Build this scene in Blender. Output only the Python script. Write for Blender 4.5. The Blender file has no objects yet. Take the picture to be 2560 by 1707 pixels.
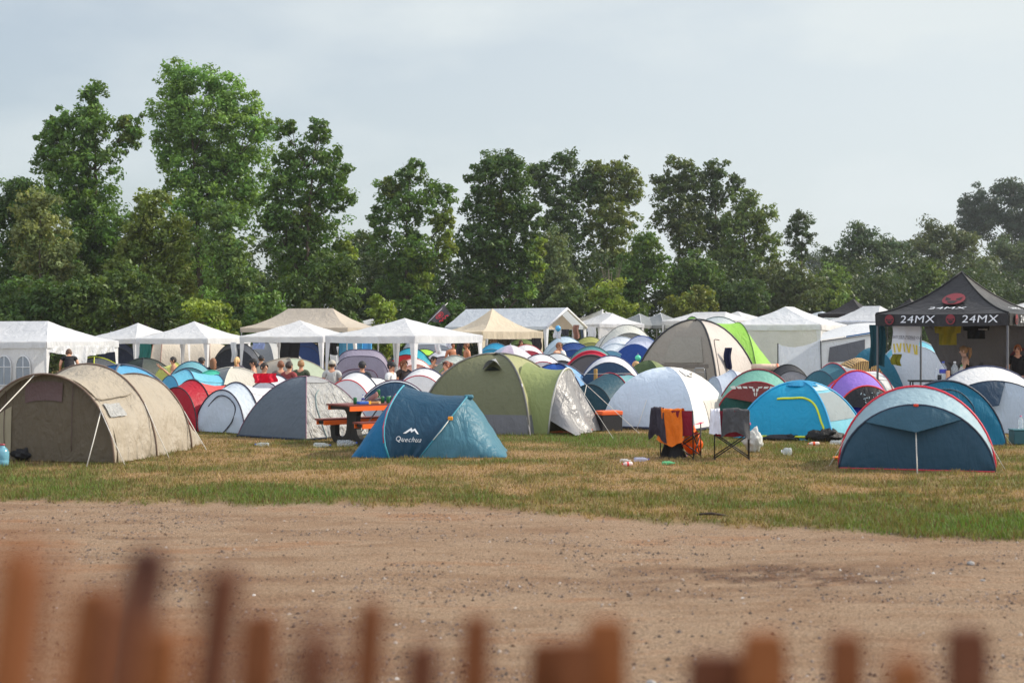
import bpy, bmesh, math, random
import numpy as np
from mathutils import Vector, Matrix, noise

random.seed(7)
rng = np.random.default_rng(11)
C = bpy.context.scene.collection
SC = bpy.context.scene
R = math.radians
F, H, HOR = 3556.0, 2.0, 835.0          # focal length in photo pixels, eye height, horizon row

# ------------------------------------------------------------------ camera, sky, sun, exposure
cam = bpy.data.cameras.new('camera'); camo = bpy.data.objects.new('camera', cam); C.objects.link(camo)
camo.location = (0, 0, H); camo.rotation_euler = (R(90), 0, 0)
cam.sensor_width = 36.0; cam.lens = 50.0; cam.shift_y = -0.0072
cam.clip_start = 0.1; cam.clip_end = 5000
cam.dof.use_dof = True; cam.dof.focus_distance = 36.0; cam.dof.aperture_fstop = 2.5
SC.camera = camo
SUN_EL, SUN_AZ = 35.0, 12.0             # azimuth: degrees from +x (right) towards +y (away)
sd = Vector((math.cos(R(SUN_EL))*math.cos(R(SUN_AZ)), math.cos(R(SUN_EL))*math.sin(R(SUN_AZ)), math.sin(R(SUN_EL))))
sun = bpy.data.lights.new('sun', 'SUN'); sun.energy = 4.5; sun.angle = R(0.6); sun.color = (1.0, 0.91, 0.77)
suno = bpy.data.objects.new('sun', sun); C.objects.link(suno)
suno.rotation_euler = sd.to_track_quat('Z', 'Y').to_euler(); suno.location = (60, 20, 60)
SC.view_settings.view_transform = 'Standard'; SC.view_settings.look = 'None'
SC.view_settings.gamma = 1.0; SC.view_settings.exposure = 0.2
SC.render.engine = 'CYCLES'
SC.cycles.use_denoising = True
SC.cycles.max_bounces = 6; SC.cycles.transparent_max_bounces = 8; SC.cycles.diffuse_bounces = 3; SC.cycles.volume_bounces = 0
world = bpy.data.worlds.new('World'); SC.world = world; world.use_nodes = True

def sky():
    nt = world.node_tree; N = nt.nodes; L = nt.links; N.clear()
    out = N.new('ShaderNodeOutputWorld'); bg = N.new('ShaderNodeBackground'); bg.inputs[1].default_value = 0.115
    s = N.new('ShaderNodeTexSky'); s.sky_type = 'NISHITA'; s.sun_disc = False
    s.sun_elevation = R(SUN_EL); s.sun_rotation = R(90 - SUN_AZ); s.dust_density = 2.0; s.air_density = 1.0; s.ozone_density = 1.5
    tc = N.new('ShaderNodeTexCoord')
    mp = N.new('ShaderNodeMapping'); mp.inputs['Scale'].default_value = (1.0, 1.0, 2.6); mp.inputs['Location'].default_value = (.37, .2, .11)
    L.new(tc.outputs['Generated'], mp.inputs[0])
    n = N.new('ShaderNodeTexNoise'); n.inputs['Scale'].default_value = 3.4; n.inputs['Detail'].default_value = 7; n.inputs['Roughness'].default_value = .52
    L.new(mp.outputs[0], n.inputs['Vector'])
    cr = N.new('ShaderNodeMapRange'); cr.inputs[1].default_value = .46; cr.inputs[2].default_value = .66; cr.inputs[3].default_value = .0; cr.inputs[4].default_value = .3
    L.new(n.outputs['Fac'], cr.inputs[0])
    # hazy veil thickening towards the sun's side
    dot = N.new('ShaderNodeVectorMath'); dot.operation = 'DOT_PRODUCT'; dot.inputs[1].default_value = (sd.x, sd.y, 0.0)
    nm = N.new('ShaderNodeVectorMath'); nm.operation = 'NORMALIZE'; L.new(tc.outputs['Generated'], nm.inputs[0])
    L.new(nm.outputs[0], dot.inputs[0])
    vr = N.new('ShaderNodeMapRange'); vr.inputs[1].default_value = -.25; vr.inputs[2].default_value = .5; vr.inputs[3].default_value = .34; vr.inputs[4].default_value = .95
    L.new(dot.outputs['Value'], vr.inputs[0])
    ad = N.new('ShaderNodeMath'); ad.operation = 'ADD'; ad.use_clamp = True
    L.new(cr.outputs[0], ad.inputs[0]); L.new(vr.outputs[0], ad.inputs[1])
    mx = N.new('ShaderNodeMix'); mx.data_type = 'RGBA'
    L.new(ad.outputs[0], mx.inputs['Factor']); L.new(s.outputs[0], mx.inputs['A']); mx.inputs['B'].default_value = (5.85, 6.35, 6.5, 1)
    # unseen extra sky brightness, added overhead and behind the camera to fill shaded sides
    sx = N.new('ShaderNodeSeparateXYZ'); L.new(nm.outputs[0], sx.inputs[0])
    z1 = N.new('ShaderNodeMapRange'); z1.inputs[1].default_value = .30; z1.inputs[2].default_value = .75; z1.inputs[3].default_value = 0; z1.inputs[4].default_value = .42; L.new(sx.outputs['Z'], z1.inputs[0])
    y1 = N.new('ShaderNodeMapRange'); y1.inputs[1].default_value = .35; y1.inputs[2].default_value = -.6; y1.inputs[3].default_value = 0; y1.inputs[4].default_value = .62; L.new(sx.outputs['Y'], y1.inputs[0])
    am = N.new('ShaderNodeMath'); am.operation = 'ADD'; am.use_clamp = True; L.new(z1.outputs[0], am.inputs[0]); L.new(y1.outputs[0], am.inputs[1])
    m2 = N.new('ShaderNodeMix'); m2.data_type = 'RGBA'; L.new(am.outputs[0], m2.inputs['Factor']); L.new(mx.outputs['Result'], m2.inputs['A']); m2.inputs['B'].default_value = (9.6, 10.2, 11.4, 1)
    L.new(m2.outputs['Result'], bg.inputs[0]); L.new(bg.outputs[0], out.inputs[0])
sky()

# ------------------------------------------------------------------ helpers
def P(px, py, d):
    """the place in the world seen at photo pixel (px, py) at depth d"""
    return Vector(((px-1280)*d/F, d, H + (HOR-py)*d/F))
def GX(px, d): return (px-1280)*d/F
def ZT(py, d): return H + (HOR-py)*d/F
def GD(py): return F*H/(py-HOR)
def lin(c):
    return tuple(((x/255)/12.92 if x/255 <= .04045 else ((x/255+.055)/1.055)**2.4) for x in c)

def tag(o, label, cat, group=None, kind=None):
    if label: o['label'] = label
    if cat: o['category'] = cat
    if group: o['group'] = group
    if kind: o['kind'] = kind
    return o
def thing(name, label, cat, loc=(0, 0, 0), yaw=0, group=None):
    o = bpy.data.objects.new(name, None); C.objects.link(o); o.empty_display_size = .2
    o.location = loc; o.rotation_euler = (0, 0, R(yaw)); return tag(o, label, cat, group)
def w2l(root, p):
    return Matrix.Rotation(-root.rotation_euler.z, 3, 'Z') @ (Vector(p) - root.location)

class MB:
    def __init__(s): s.v = []; s.f = []; s.m = []
    def add(s, v, f, m=0):
        o = len(s.v); s.v += [tuple(x) for x in v]; s.f += [tuple(i+o for i in q) for q in f]; s.m += [m]*len(f); return s
    def grid(s, fn, nu, nv, m=0, wrap=False):
        v = [fn(i/nu, j/nv) for j in range(nv+1) for i in range(nu+1)]
        f = [(j*(nu+1)+i, j*(nu+1)+i+1, (j+1)*(nu+1)+i+1, (j+1)*(nu+1)+i) for j in range(nv) for i in range(nu)]
        return s.add(v, f, m)
    def box(s, c, sz, m=0, M=None):
        hx, hy, hz = sz[0]/2, sz[1]/2, sz[2]/2
        v = [Vector((x, y, z)) for z in (-hz, hz) for y in (-hy, hy) for x in (-hx, hx)]
        if M is not None: v = [M @ q for q in v]
        v = [q + Vector(c) for q in v]
        return s.add(v, [(0, 2, 3, 1), (4, 5, 7, 6), (0, 1, 5, 4), (2, 6, 7, 3), (0, 4, 6, 2), (1, 3, 7, 5)], m)
    def tube(s, pts, r, n=6, m=0, caps=True):
        pts = [Vector(p) for p in pts]; rs = r if isinstance(r, (list, tuple)) else [r]*len(pts); v = []
        up = None
        for i, p in enumerate(pts):
            t = (pts[min(i+1, len(pts)-1)] - pts[max(i-1, 0)])
            t = t.normalized() if t.length > 1e-9 else Vector((0, 0, 1))
            if up is None: up = Vector((0, 0, 1)) if abs(t.z) < .9 else Vector((1, 0, 0))
            a = (up - t*up.dot(t))
            a = a.normalized() if a.length > 1e-6 else t.orthogonal().normalized()
            up = a; b = t.cross(a)
            v += [p + (a*math.cos(2*math.pi*k/n) + b*math.sin(2*math.pi*k/n))*rs[i] for k in range(n)]
        f = [(i*n+k, i*n+(k+1) % n, (i+1)*n+(k+1) % n, (i+1)*n+k) for i in range(len(pts)-1) for k in range(n)]
        if caps: f += [tuple(range(n-1, -1, -1)), tuple(range((len(pts)-1)*n, len(pts)*n))]
        return s.add(v, f, m)
    def lathe(s, prof, n=12, m=0, M=None):
        v = [Vector((r*math.cos(2*math.pi*k/n), r*math.sin(2*math.pi*k/n), z)) for r, z in prof for k in range(n)]
        if M is not None: v = [M @ q for q in v]
        f = [(i*n+k, i*n+(k+1) % n, (i+1)*n+(k+1) % n, (i+1)*n+k) for i in range(len(prof)-1) for k in range(n)]
        f += [tuple(range(n-1, -1, -1)), tuple(range((len(prof)-1)*n, len(prof)*n))]
        return s.add(v, f, m)
    def prism(s, poly, th, frame, m=0):
        """2-D outline poly extruded by th; frame maps (x, y, depth) to a point"""
        n = len(poly)
        v = [frame(x, y, 0) for x, y in poly] + [frame(x, y, th) for x, y in poly]
        f = [tuple(range(n-1, -1, -1)), tuple(range(n, 2*n))] + [(i, (i+1) % n, n+(i+1) % n, n+i) for i in range(n)]
        return s.add(v, f, m)
    def build(s, name, mats, parent=None, loc=None, yaw=0, smooth=True, bevel=0):
        me = bpy.data.meshes.new(name); me.from_pydata([tuple(q) for q in s.v], [], s.f)
        for mt in (mats if isinstance(mats, (list, tuple)) else [mats]): me.materials.append(mt)
        if s.m and max(s.m): me.polygons.foreach_set('material_index', s.m)
        if smooth: me.polygons.foreach_set('use_smooth', [True]*len(me.polygons))
        me.update()
        o = bpy.data.objects.new(name, me); C.objects.link(o)
        if parent: o.parent = parent
        if loc is not None: o.location = loc
        if yaw: o.rotation_euler = (0, 0, R(yaw))
        if bevel:
            b = o.modifiers.new('bevel', 'BEVEL'); b.width = bevel; b.segments = 2; b.limit_method = 'ANGLE'
        return o
def wr(x, y, z, seed, freq=2.5):
    return noise.noise(Vector((x*freq+seed*7.31, y*freq-seed*3.17, z*freq+seed*1.7)))
def wr2(x, y, z, seed):
    return wr(x, y, z, seed, 2.2)*.65 + wr(x, y, z, seed+5, 6.0)*.35

# ------------------------------------------------------------------ materials
_mats = {}
def _new(name):
    m = bpy.data.materials.new(name); m.use_nodes = True; nt = m.node_tree; nt.nodes.clear()
    return m, nt, nt.nodes, nt.links
def fabric(col, trans=.22, rough=.55, bump=.35, name='tent_fabric', spec=.35, scale=1.0):
    key = ('fab', tuple(col), trans, rough, bump, scale)
    if key in _mats: return _mats[key]
    m, nt, N, L = _new(name); c = lin(col)
    out = N.new('ShaderNodeOutputMaterial'); p = N.new('ShaderNodeBsdfPrincipled'); t = N.new('ShaderNodeBsdfTranslucent'); mx = N.new('ShaderNodeMixShader')
    tc = N.new('ShaderNodeTexCoord')
    n0 = N.new('ShaderNodeTexNoise'); n0.inputs['Scale'].default_value = 1.7*scale; n0.inputs['Detail'].default_value = 5
    L.new(tc.outputs['Object'], n0.inputs['Vector'])
    cm = N.new('ShaderNodeMix'); cm.data_type = 'RGBA'; cm.inputs['A'].default_value = (*[x*.84 for x in c], 1); cm.inputs['B'].default_value = (*[min(1, x*1.1) for x in c], 1)
    L.new(n0.outputs['Fac'], cm.inputs['Factor'])
    mp = N.new('ShaderNodeMapping'); mp.inputs['Scale'].default_value = (5*scale, 5*scale, 1.6*scale); mp.inputs['Rotation'].default_value = (.3, .4, .2)
    L.new(tc.outputs['Object'], mp.inputs[0])
    n1 = N.new('ShaderNodeTexNoise'); n1.inputs['Scale'].default_value = 1.0; n1.inputs['Detail'].default_value = 4; n1.inputs['Distortion'].default_value = 1.6
    L.new(mp.outputs[0], n1.inputs['Vector'])
    n2 = N.new('ShaderNodeTexNoise'); n2.inputs['Scale'].default_value = 11*scale; n2.inputs['Detail'].default_value = 3
    L.new(tc.outputs['Object'], n2.inputs['Vector'])
    ma = N.new('ShaderNodeMath'); ma.operation = 'MULTIPLY_ADD'; ma.inputs[1].default_value = .35
    L.new(n2.outputs['Fac'], ma.inputs[0]); L.new(n1.outputs['Fac'], ma.inputs[2])
    b = N.new('ShaderNodeBump'); b.inputs['Strength'].default_value = bump; b.inputs['Distance'].default_value = .09/scale
    L.new(ma.outputs[0], b.inputs['Height'])
    L.new(cm.outputs['Result'], p.inputs['Base Color']); L.new(cm.outputs['Result'], t.inputs['Color'])
    p.inputs['Roughness'].default_value = rough; p.inputs['Specular IOR Level'].default_value = spec
    L.new(b.outputs[0], p.inputs['Normal']); L.new(b.outputs[0], t.inputs['Normal'])
    mx.inputs[0].default_value = trans
    L.new(p.outputs[0], mx.inputs[1]); L.new(t.outputs[0], mx.inputs[2]); L.new(mx.outputs[0], out.inputs[0])
    _mats[key] = m; return m
def solid(col, rough=.5, metal=0.0, name='solid', bump=.0, var=.12, spec=.5, scale=8.0):
    key = ('sol', tuple(col), rough, metal, bump, var, scale)
    if key in _mats: return _mats[key]
    m, nt, N, L = _new(name); c = lin(col)
    out = N.new('ShaderNodeOutputMaterial'); p = N.new('ShaderNodeBsdfPrincipled'); tc = N.new('ShaderNodeTexCoord')
    n0 = N.new('ShaderNodeTexNoise'); n0.inputs['Scale'].default_value = scale; n0.inputs['Detail'].default_value = 4
    L.new(tc.outputs['Object'], n0.inputs['Vector'])
    cm = N.new('ShaderNodeMix'); cm.data_type = 'RGBA'; cm.inputs['A'].default_value = (*[x*(1-var) for x in c], 1); cm.inputs['B'].default_value = (*[min(1, x*(1+var)) for x in c], 1)
    L.new(n0.outputs['Fac'], cm.inputs['Factor']); L.new(cm.outputs['Result'], p.inputs['Base Color'])
    if bump:
        b = N.new('ShaderNodeBump'); b.inputs['Strength'].default_value = bump; b.inputs['Distance'].default_value = .02
        L.new(n0.outputs['Fac'], b.inputs['Height']); L.new(b.outputs[0], p.inputs['Normal'])
    p.inputs['Roughness'].default_value = rough; p.inputs['Metallic'].default_value = metal; p.inputs['Specular IOR Level'].default_value = spec
    L.new(p.outputs[0], out.inputs[0]); _mats[key] = m; return m
def clear(col=(225, 232, 236), alpha=.30, name='clear_plastic', rough=.15):
    key = ('clr', tuple(col), alpha)
    if key in _mats: return _mats[key]
    m, nt, N, L = _new(name); c = lin(col)
    out = N.new('ShaderNodeOutputMaterial'); p = N.new('ShaderNodeBsdfPrincipled'); t = N.new('ShaderNodeBsdfTransparent'); mx = N.new('ShaderNodeMixShader')
    p.inputs['Base Color'].default_value = (*c, 1); p.inputs['Roughness'].default_value = rough
    tc = N.new('ShaderNodeTexCoord'); n = N.new('ShaderNodeTexNoise'); n.inputs['Scale'].default_value = 9; n.inputs['Detail'].default_value = 3; L.new(tc.outputs['Object'], n.inputs['Vector'])
    b = N.new('ShaderNodeBump'); b.inputs['Strength'].default_value = .5; b.inputs['Distance'].default_value = .03; L.new(n.outputs['Fac'], b.inputs['Height']); L.new(b.outputs[0], p.inputs['Normal'])
    mx.inputs[0].default_value = alpha; L.new(t.outputs[0], mx.inputs[1]); L.new(p.outputs[0], mx.inputs[2]); L.new(mx.outputs[0], out.inputs[0])
    _mats[key] = m; return m
def attr_mat(name, rough=.6, trans=0.0, spec=.3, attr='tint'):
    m, nt, N, L = _new(name)
    out = N.new('ShaderNodeOutputMaterial'); p = N.new('ShaderNodeBsdfPrincipled'); a = N.new('ShaderNodeAttribute'); a.attribute_name = attr
    L.new(a.outputs['Color'], p.inputs['Base Color']); p.inputs['Roughness'].default_value = rough; p.inputs['Specular IOR Level'].default_value = spec
    if trans:
        t = N.new('ShaderNodeBsdfTranslucent'); mx = N.new('ShaderNodeMixShader'); mx.inputs[0].default_value = trans
        g = N.new('ShaderNodeMix'); g.data_type = 'RGBA'; g.blend_type = 'MULTIPLY'; g.inputs['Factor'].default_value = 1; g.inputs['B'].default_value = (1.35, 1.3, .45, 1)
        L.new(a.outputs['Color'], g.inputs['A']); L.new(g.outputs['Result'], t.inputs['Color'])
        L.new(p.outputs[0], mx.inputs[1]); L.new(t.outputs[0], mx.inputs[2]); L.new(mx.outputs[0], out.inputs[0])
    else: L.new(p.outputs[0], out.inputs[0])
    return m
def np_mesh(name, V, Fq, cols, mat, k=4):
    """big mesh from arrays: V (n,3), Fq (m,k) indices, cols (m,3) linear colour per face"""
    me = bpy.data.meshes.new(name); nv, nf = len(V), len(Fq)
    me.vertices.add(nv); me.vertices.foreach_set('co', V.astype(np.float32).ravel())
    me.loops.add(nf*k); me.loops.foreach_set('vertex_index', Fq.astype(np.int32).ravel())
    me.polygons.add(nf); me.polygons.foreach_set('loop_start', np.arange(0, nf*k, k, dtype=np.int32))
    me.update(calc_edges=True)
    if cols is not None:
        at = me.attributes.new('tint', 'FLOAT_COLOR', 'FACE')
        cc = np.ones((nf, 4), np.float32); cc[:, :3] = cols; at.data.foreach_set('color', cc.ravel())
    me.materials.append(mat); me.validate(); return me
WHITE = (226, 226, 228)
M_rope = solid((205, 200, 190), .8, name='rope')
M_alu = solid((150, 152, 155), .35, .8, name='aluminium')
M_black = solid((22, 22, 25), .55, name='black_plastic')
M_dkmetal = solid((35, 33, 34), .45, .3, name='painted_steel')
# ------------------------------------------------------------------ ground
_lat = rng.random((64, 64))
def vnoise(x, y):
    xi = np.floor(x).astype(int); yi = np.floor(y).astype(int); fx = x-xi; fy = y-yi
    fx = fx*fx*(3-2*fx); fy = fy*fy*(3-2*fy)
    g = lambda a, b: _lat[a % 64, b % 64]
    return (g(xi, yi)*(1-fx)+g(xi+1, yi)*fx)*(1-fy)+(g(xi, yi+1)*(1-fx)+g(xi+1, yi+1)*fx)*fy
def fbm(x, y, o=4):
    s = 0; a = .5; t = 0
    for k in range(o):
        s = s + a*vnoise(x*2**k+17.3*k, y*2**k+5.1*k); t += a; a *= .5
    return s/t
_ex = np.array([-40, -9, -6.24, -3.2, -1.3, 0, 1.8, 3.35, 4.95, 8, 40]); _ey = np.array([20.5, 17.6, 17.35, 16.8, 16.66, 16.2, 15.3, 14.5, 13.7, 12.3, 2.0])
def edge_y(x):
    return np.interp(x, _ex, _ey) + (fbm(x*1.3+3, x*0+2.2)-.5)*.9 + (fbm(x*6, x*0+9)-.5)*.55 + (fbm(x*19, x*0+4)-.5)*.25
def green(x, y):
    g = fbm(x*.45+4, y*.9+1)*.5 + fbm(x*1.7, y*2.2)*.65 + (fbm(x*5, y*5)-.5)*.45 - .055
    for (cx, cy, sx, sy, a) in ((-2.2, 17.6, 1.7, .5, .42), (-7, 17.9, 2, .5, -.1), (.8, 16.6, 1.2, .5, -.12), (2.4, 15.6, .9, .5, -.1), (-6.5, 19.5, 2, 1.2, .18), (5.2, 14.7, 1.2, .9, .4), (4.4, 16.2, 1.8, .6, .22), (1.6, 18.2, 2.5, .8, -.2), (-4.3, 19.9, 1.6, 1.0, -.22),
                                (2.2, 23.2, 3, 1.0, -.18), (1.2, 27.0, 2.4, 1.2, .2), (-.5, 20.6, 1.6, .8, -.25), (3.4, 20, 2, .8, -.18), (6.5, 20.5, 1.5, 2, .15)):
        g = g + a*np.exp(-((x-cx)/sx)**2-((y-cy)/sy)**2)
    return np.clip(g, 0, 1)
def dark(x, y):
    g = 0*x
    for (cx, cy, sx, sy, a) in ((2.0, 12.05, 1.1, .5, 1.25), (2.6, 11.6, .8, .4, .9), (-.7, 9.6, .8, .5, .35), (1.2, 11.0, .8, .3, .3)):
        g = g + a*np.exp(-((x-cx)/sx)**2-((y-cy)/sy)**2)
    return g*np.clip((fbm(x*6, y*8)-.36)*3.6, 0, 1.1)*.85
xs = np.unique(np.concatenate([np.linspace(-900, -60, 12), np.linspace(-60, -14, 24), np.arange(-14, 14.01, .11), np.linspace(14, 60, 24), np.linspace(60, 900, 12)]))
ys = np.unique(np.concatenate([np.linspace(-60, 2, 8), np.arange(2, 6, .5), np.arange(6, 26, .11), np.linspace(26, 60, 50), np.linspace(60, 140, 20), np.linspace(140, 1500, 12)]))
XX, YY = np.meshgrid(xs, ys)
und = (fbm(XX*.6, YY*.6)-.5)*.07 + (fbm(XX*4, YY*4)-.5)*.018
near = np.clip((30-YY)/10, 0, 1)*np.clip((16-np.abs(XX))/4, 0, 1)
ZZ = und*near
ed = edge_y(XX)
grassy = np.clip((YY-ed)/.25+.5, 0, 1)
ZZ = ZZ + grassy*.015*near - (1-grassy)*.01*near
gr = green(XX, YY); dk = dark(XX, YY)
def ground_z(x, y):
    x = np.asarray(x, float); y = np.asarray(y, float)
    e = edge_y(x); g = np.clip((y-e)/.25+.5, 0, 1)
    nr = np.clip((30-y)/10, 0, 1)*np.clip((16-np.abs(x))/4, 0, 1)
    return ((fbm(x*.6, y*.6)-.5)*.07 + (fbm(x*4, y*4)-.5)*.018)*nr + g*.015*nr - (1-g)*.01*nr
def GZ(x, y): return float(ground_z(np.array([x]), np.array([y]))[0])

def ground_mat():
    m, nt, N, L = _new('ground_soil_turf')
    out = N.new('ShaderNodeOutputMaterial'); p = N.new('ShaderNodeBsdfPrincipled'); p.inputs['Roughness'].default_value = .95; p.inputs['Specular IOR Level'].default_value = .15
    a = N.new('ShaderNodeAttribute'); a.attribute_name = 'cover'; sp = N.new('ShaderNodeSeparateColor'); L.new(a.outputs['Color'], sp.inputs[0])
    tc = N.new('ShaderNodeTexCoord')
    def nz(sc, det=5, ro=.6, src=None):
        n = N.new('ShaderNodeTexNoise'); n.inputs['Scale'].default_value = sc; n.inputs['Detail'].default_value = det; n.inputs['Roughness'].default_value = ro
        L.new(src or tc.outputs['Object'], n.inputs['Vector']); return n.outputs['Fac']
    mp = N.new('ShaderNodeMapping'); mp.inputs['Scale'].default_value = (.34, 1.0, 1); L.new(tc.outputs['Object'], mp.inputs[0])
    def ramp(fac, stops):
        r = N.new('ShaderNodeValToRGB'); e = r.color_ramp.elements
        while len(e) < len(stops): e.new(.5)
        for k, (q, c) in enumerate(stops): e[k].position = q; e[k].color = (*lin(c), 1)
        L.new(fac, r.inputs[0]); return r.outputs[0]
    def mixc(f, A, B, mode='MIX'):
        x = N.new('ShaderNodeMix'); x.data_type = 'RGBA'; x.blend_type = mode
        if isinstance(f, float): x.inputs['Factor'].default_value = f
        else: L.new(f, x.inputs['Factor'])
        L.new(A, x.inputs['A']); L.new(B, x.inputs['B']); return x.outputs['Result']
    big = nz(1.0, 9, .72, mp.outputs[0])
    soil = ramp(big, [(.28, (134, 102, 80)), (.44, (158, 131, 106)), (.54, (171, 148, 124)), (.62, (166, 132, 104)), (.74, (156, 114, 80))])
    grit = ramp(nz(38, 5, .75), [(.36, (92, 78, 70)), (.48, (215, 210, 206)), (.62, (255, 252, 250))])
    soil = mixc(.6, soil, grit, 'MULTIPLY')
    g2 = ramp(nz(85, 3, .6), [(.38, (84, 70, 62)), (.47, (236, 232, 228)), (.7, (255, 255, 255))]); soil = mixc(.55, soil, g2, 'MULTIPLY')
    vo = N.new('ShaderNodeTexVoronoi'); vo.inputs['Scale'].default_value = 24; vo.inputs['Randomness'].default_value = 1; L.new(tc.outputs['Object'], vo.inputs['Vector'])
    spk = ramp(vo.outputs['Distance'], [(.10, (120, 108, 100)), (.22, (255, 255, 255))])
    soil = mixc(.55, soil, spk, 'MULTIPLY')
    dkc = ramp(nz(16, 5, .7), [(.35, (62, 44, 33)), (.65, (120, 92, 72))])
    soil = mixc(sp.outputs[2], soil, dkc)
    straw = ramp(nz(14, 6, .7), [(.3, (96, 74, 50)), (.5, (146, 118, 84)), (.7, (168, 140, 104))])
    turf = ramp(nz(18, 6, .7), [(.3, (58, 58, 30)), (.5, (92, 94, 50)), (.7, (118, 112, 68))])
    grass = mixc(sp.outputs[1], straw, turf)
    col = mixc(sp.outputs[0], soil, grass)
    L.new(col, p.inputs['Base Color'])
    b = N.new('ShaderNodeBump'); b.inputs['Strength'].default_value = .75; b.inputs['Distance'].default_value = .035; L.new(nz(30, 6, .75), b.inputs['Height'])
    L.new(b.outputs[0], p.inputs['Normal']); L.new(p.outputs[0], out.inputs[0]); return m
M_ground = ground_mat()
nx, ny = len(xs), len(ys)
V = np.stack([XX, YY, ZZ], -1).reshape(-1, 3)
ii, jj = np.meshgrid(np.arange(nx-1), np.arange(ny-1))
Q = np.stack([jj*nx+ii, jj*nx+ii+1, (jj+1)*nx+ii+1, (jj+1)*nx+ii], -1).reshape(-1, 4)
cov = np.stack([grassy, np.clip((gr-.32)*2.6, 0, 1), np.clip(dk, 0, 1), np.ones_like(dk)], -1).reshape(-1, 4).astype(np.float32)
isg = grassy.reshape(-1)[Q].mean(1) > .5
for nm, sel, lb in (('grass_field', isg, 'worn dry and green grass of the camp site'), ('dirt_track', ~isg, 'bare brown dirt track with small stones in front of the grass')):
    q = Q[sel]; used, inv = np.unique(q, return_inverse=True)
    me = np_mesh(nm, V[used], inv.reshape(-1, 4), None, M_ground)
    at = me.attributes.new('cover', 'FLOAT_COLOR', 'POINT'); at.data.foreach_set('color', cov[used].ravel())
    me.polygons.foreach_set('use_smooth', [True]*len(me.polygons))
    o = bpy.data.objects.new(nm, me); C.objects.link(o); tag(o, lb, 'ground', kind='structure')

# grass blades
def grass():
    n = 430000
    y = 13 + 17*rng.random(n)**1.25; x = (rng.random(n)-.5)*2*(.50*y+1.2)
    e = edge_y(x); g = green(x, y)
    keep = (y > e-.15*rng.random(n)**2) & (rng.random(n) < .40+.9*g)
    far = rng.random(n) < np.clip(1.5-(y-13)/26, .4, 1)
    keep &= far
    x, y, g = x[keep], y[keep], g[keep]; n = len(x)
    z = ground_z(x, y)
    tuft = fbm(x*3.5+8, y*3.5)
    hgt = (.020+.05*np.clip(g-.15, 0, 1)+.075*np.clip(tuft-.52, 0, 1)*2.4)*(.5+.9*rng.random(n)**1.5)
    w = .004+.004*rng.random(n); a = rng.random(n)*2*np.pi; le = (rng.random(n)*.9)*hgt; la = rng.random(n)*2*np.pi
    bx, by = np.cos(a)*w, np.sin(a)*w
    b0 = np.stack([x-bx, y-by, z-.003], -1); b1 = np.stack([x+bx, y+by, z-.003], -1); tp = np.stack([x+np.cos(la)*le, y+np.sin(la)*le, z+hgt], -1)
    V = np.stack([b0, b1, tp], 1).reshape(-1, 3); Q = np.arange(3*n).reshape(-1, 3)
    gm = np.clip((g-.30)*3.4+(rng.random(n)-.5)*.6, 0, 1)[:, None]
    st = np.array(lin((164, 138, 96))); gn = np.array(lin((112, 116, 62))); g2 = np.array(lin((100, 128, 58)))
    br = np.clip((g-.6)*3, 0, 1)[:, None]
    c = st*(1-gm)+(gn*(1-br)+g2*br)*gm
    bw = (rng.random(n) < .22)[:, None]; c = np.where(bw, np.array(lin((116, 90, 62)))[None], c)
    c *= (.6+.65*rng.random(n))[:, None]
    me = np_mesh('grass', V, Q, c, attr_mat('grass_blades', .6, .25), 3)
    o = bpy.data.objects.new('grass', me); C.objects.link(o); tag(o, 'short dry and green grass blades on the camp site', 'grass', kind='stuff')
grass()
def gravel():
    n = 120000
    y = 7.6+10*rng.random(n)**1.0; x = (rng.random(n)-.5)*2*(.40*y+.4)
    keep = (y < edge_y(x)+.1) & (rng.random(n) < .16+1.3*dark(x, y)+1.3*np.clip(fbm(x*1.1, y*2.4)-.46, 0, 1)*4)
    x, y = x[keep], y[keep]; n = len(x); z = ground_z(x, y)
    s = .0022+.016*rng.random(n)**14+.0030*rng.random(n)
    base = np.array([[1, 0, 0], [0, 1, 0], [-1, 0, 0], [0, -1, 0], [0, 0, .9]])
    fc = np.array([[0, 1, 4], [1, 2, 4], [2, 3, 4], [3, 0, 4]])
    a = rng.random(n)*6.28
    j = base[None]*(.6+.8*rng.random((n, 5, 1)))*s[:, None, None]
    ca, sa = np.cos(a)[:, None], np.sin(a)[:, None]
    Vx = j[:, :, 0]*ca-j[:, :, 1]*sa+x[:, None]; Vy = j[:, :, 0]*sa+j[:, :, 1]*ca+y[:, None]; Vz = j[:, :, 2]+(z-s*.05)[:, None]
    V = np.stack([Vx, Vy, Vz], -1).reshape(-1, 3); Q = (fc[None]+np.arange(n)[:, None, None]*5).reshape(-1, 3)
    pal = np.array([lin(c) for c in ((92, 80, 74), (120, 104, 94), (70, 58, 50), (150, 138, 128), (188, 182, 176), (84, 62, 46))])
    c = np.repeat(pal[rng.choice(6, n, p=[.3, .22, .30, .08, .008, .092])], 4, 0)
    me = np_mesh('gravel', V, Q, c, attr_mat('gravel_stone', .85), 3)
    o = bpy.data.objects.new('gravel', me); C.objects.link(o); tag(o, 'small loose stones scattered over the dirt track', 'gravel', kind='stuff')
gravel()
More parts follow.
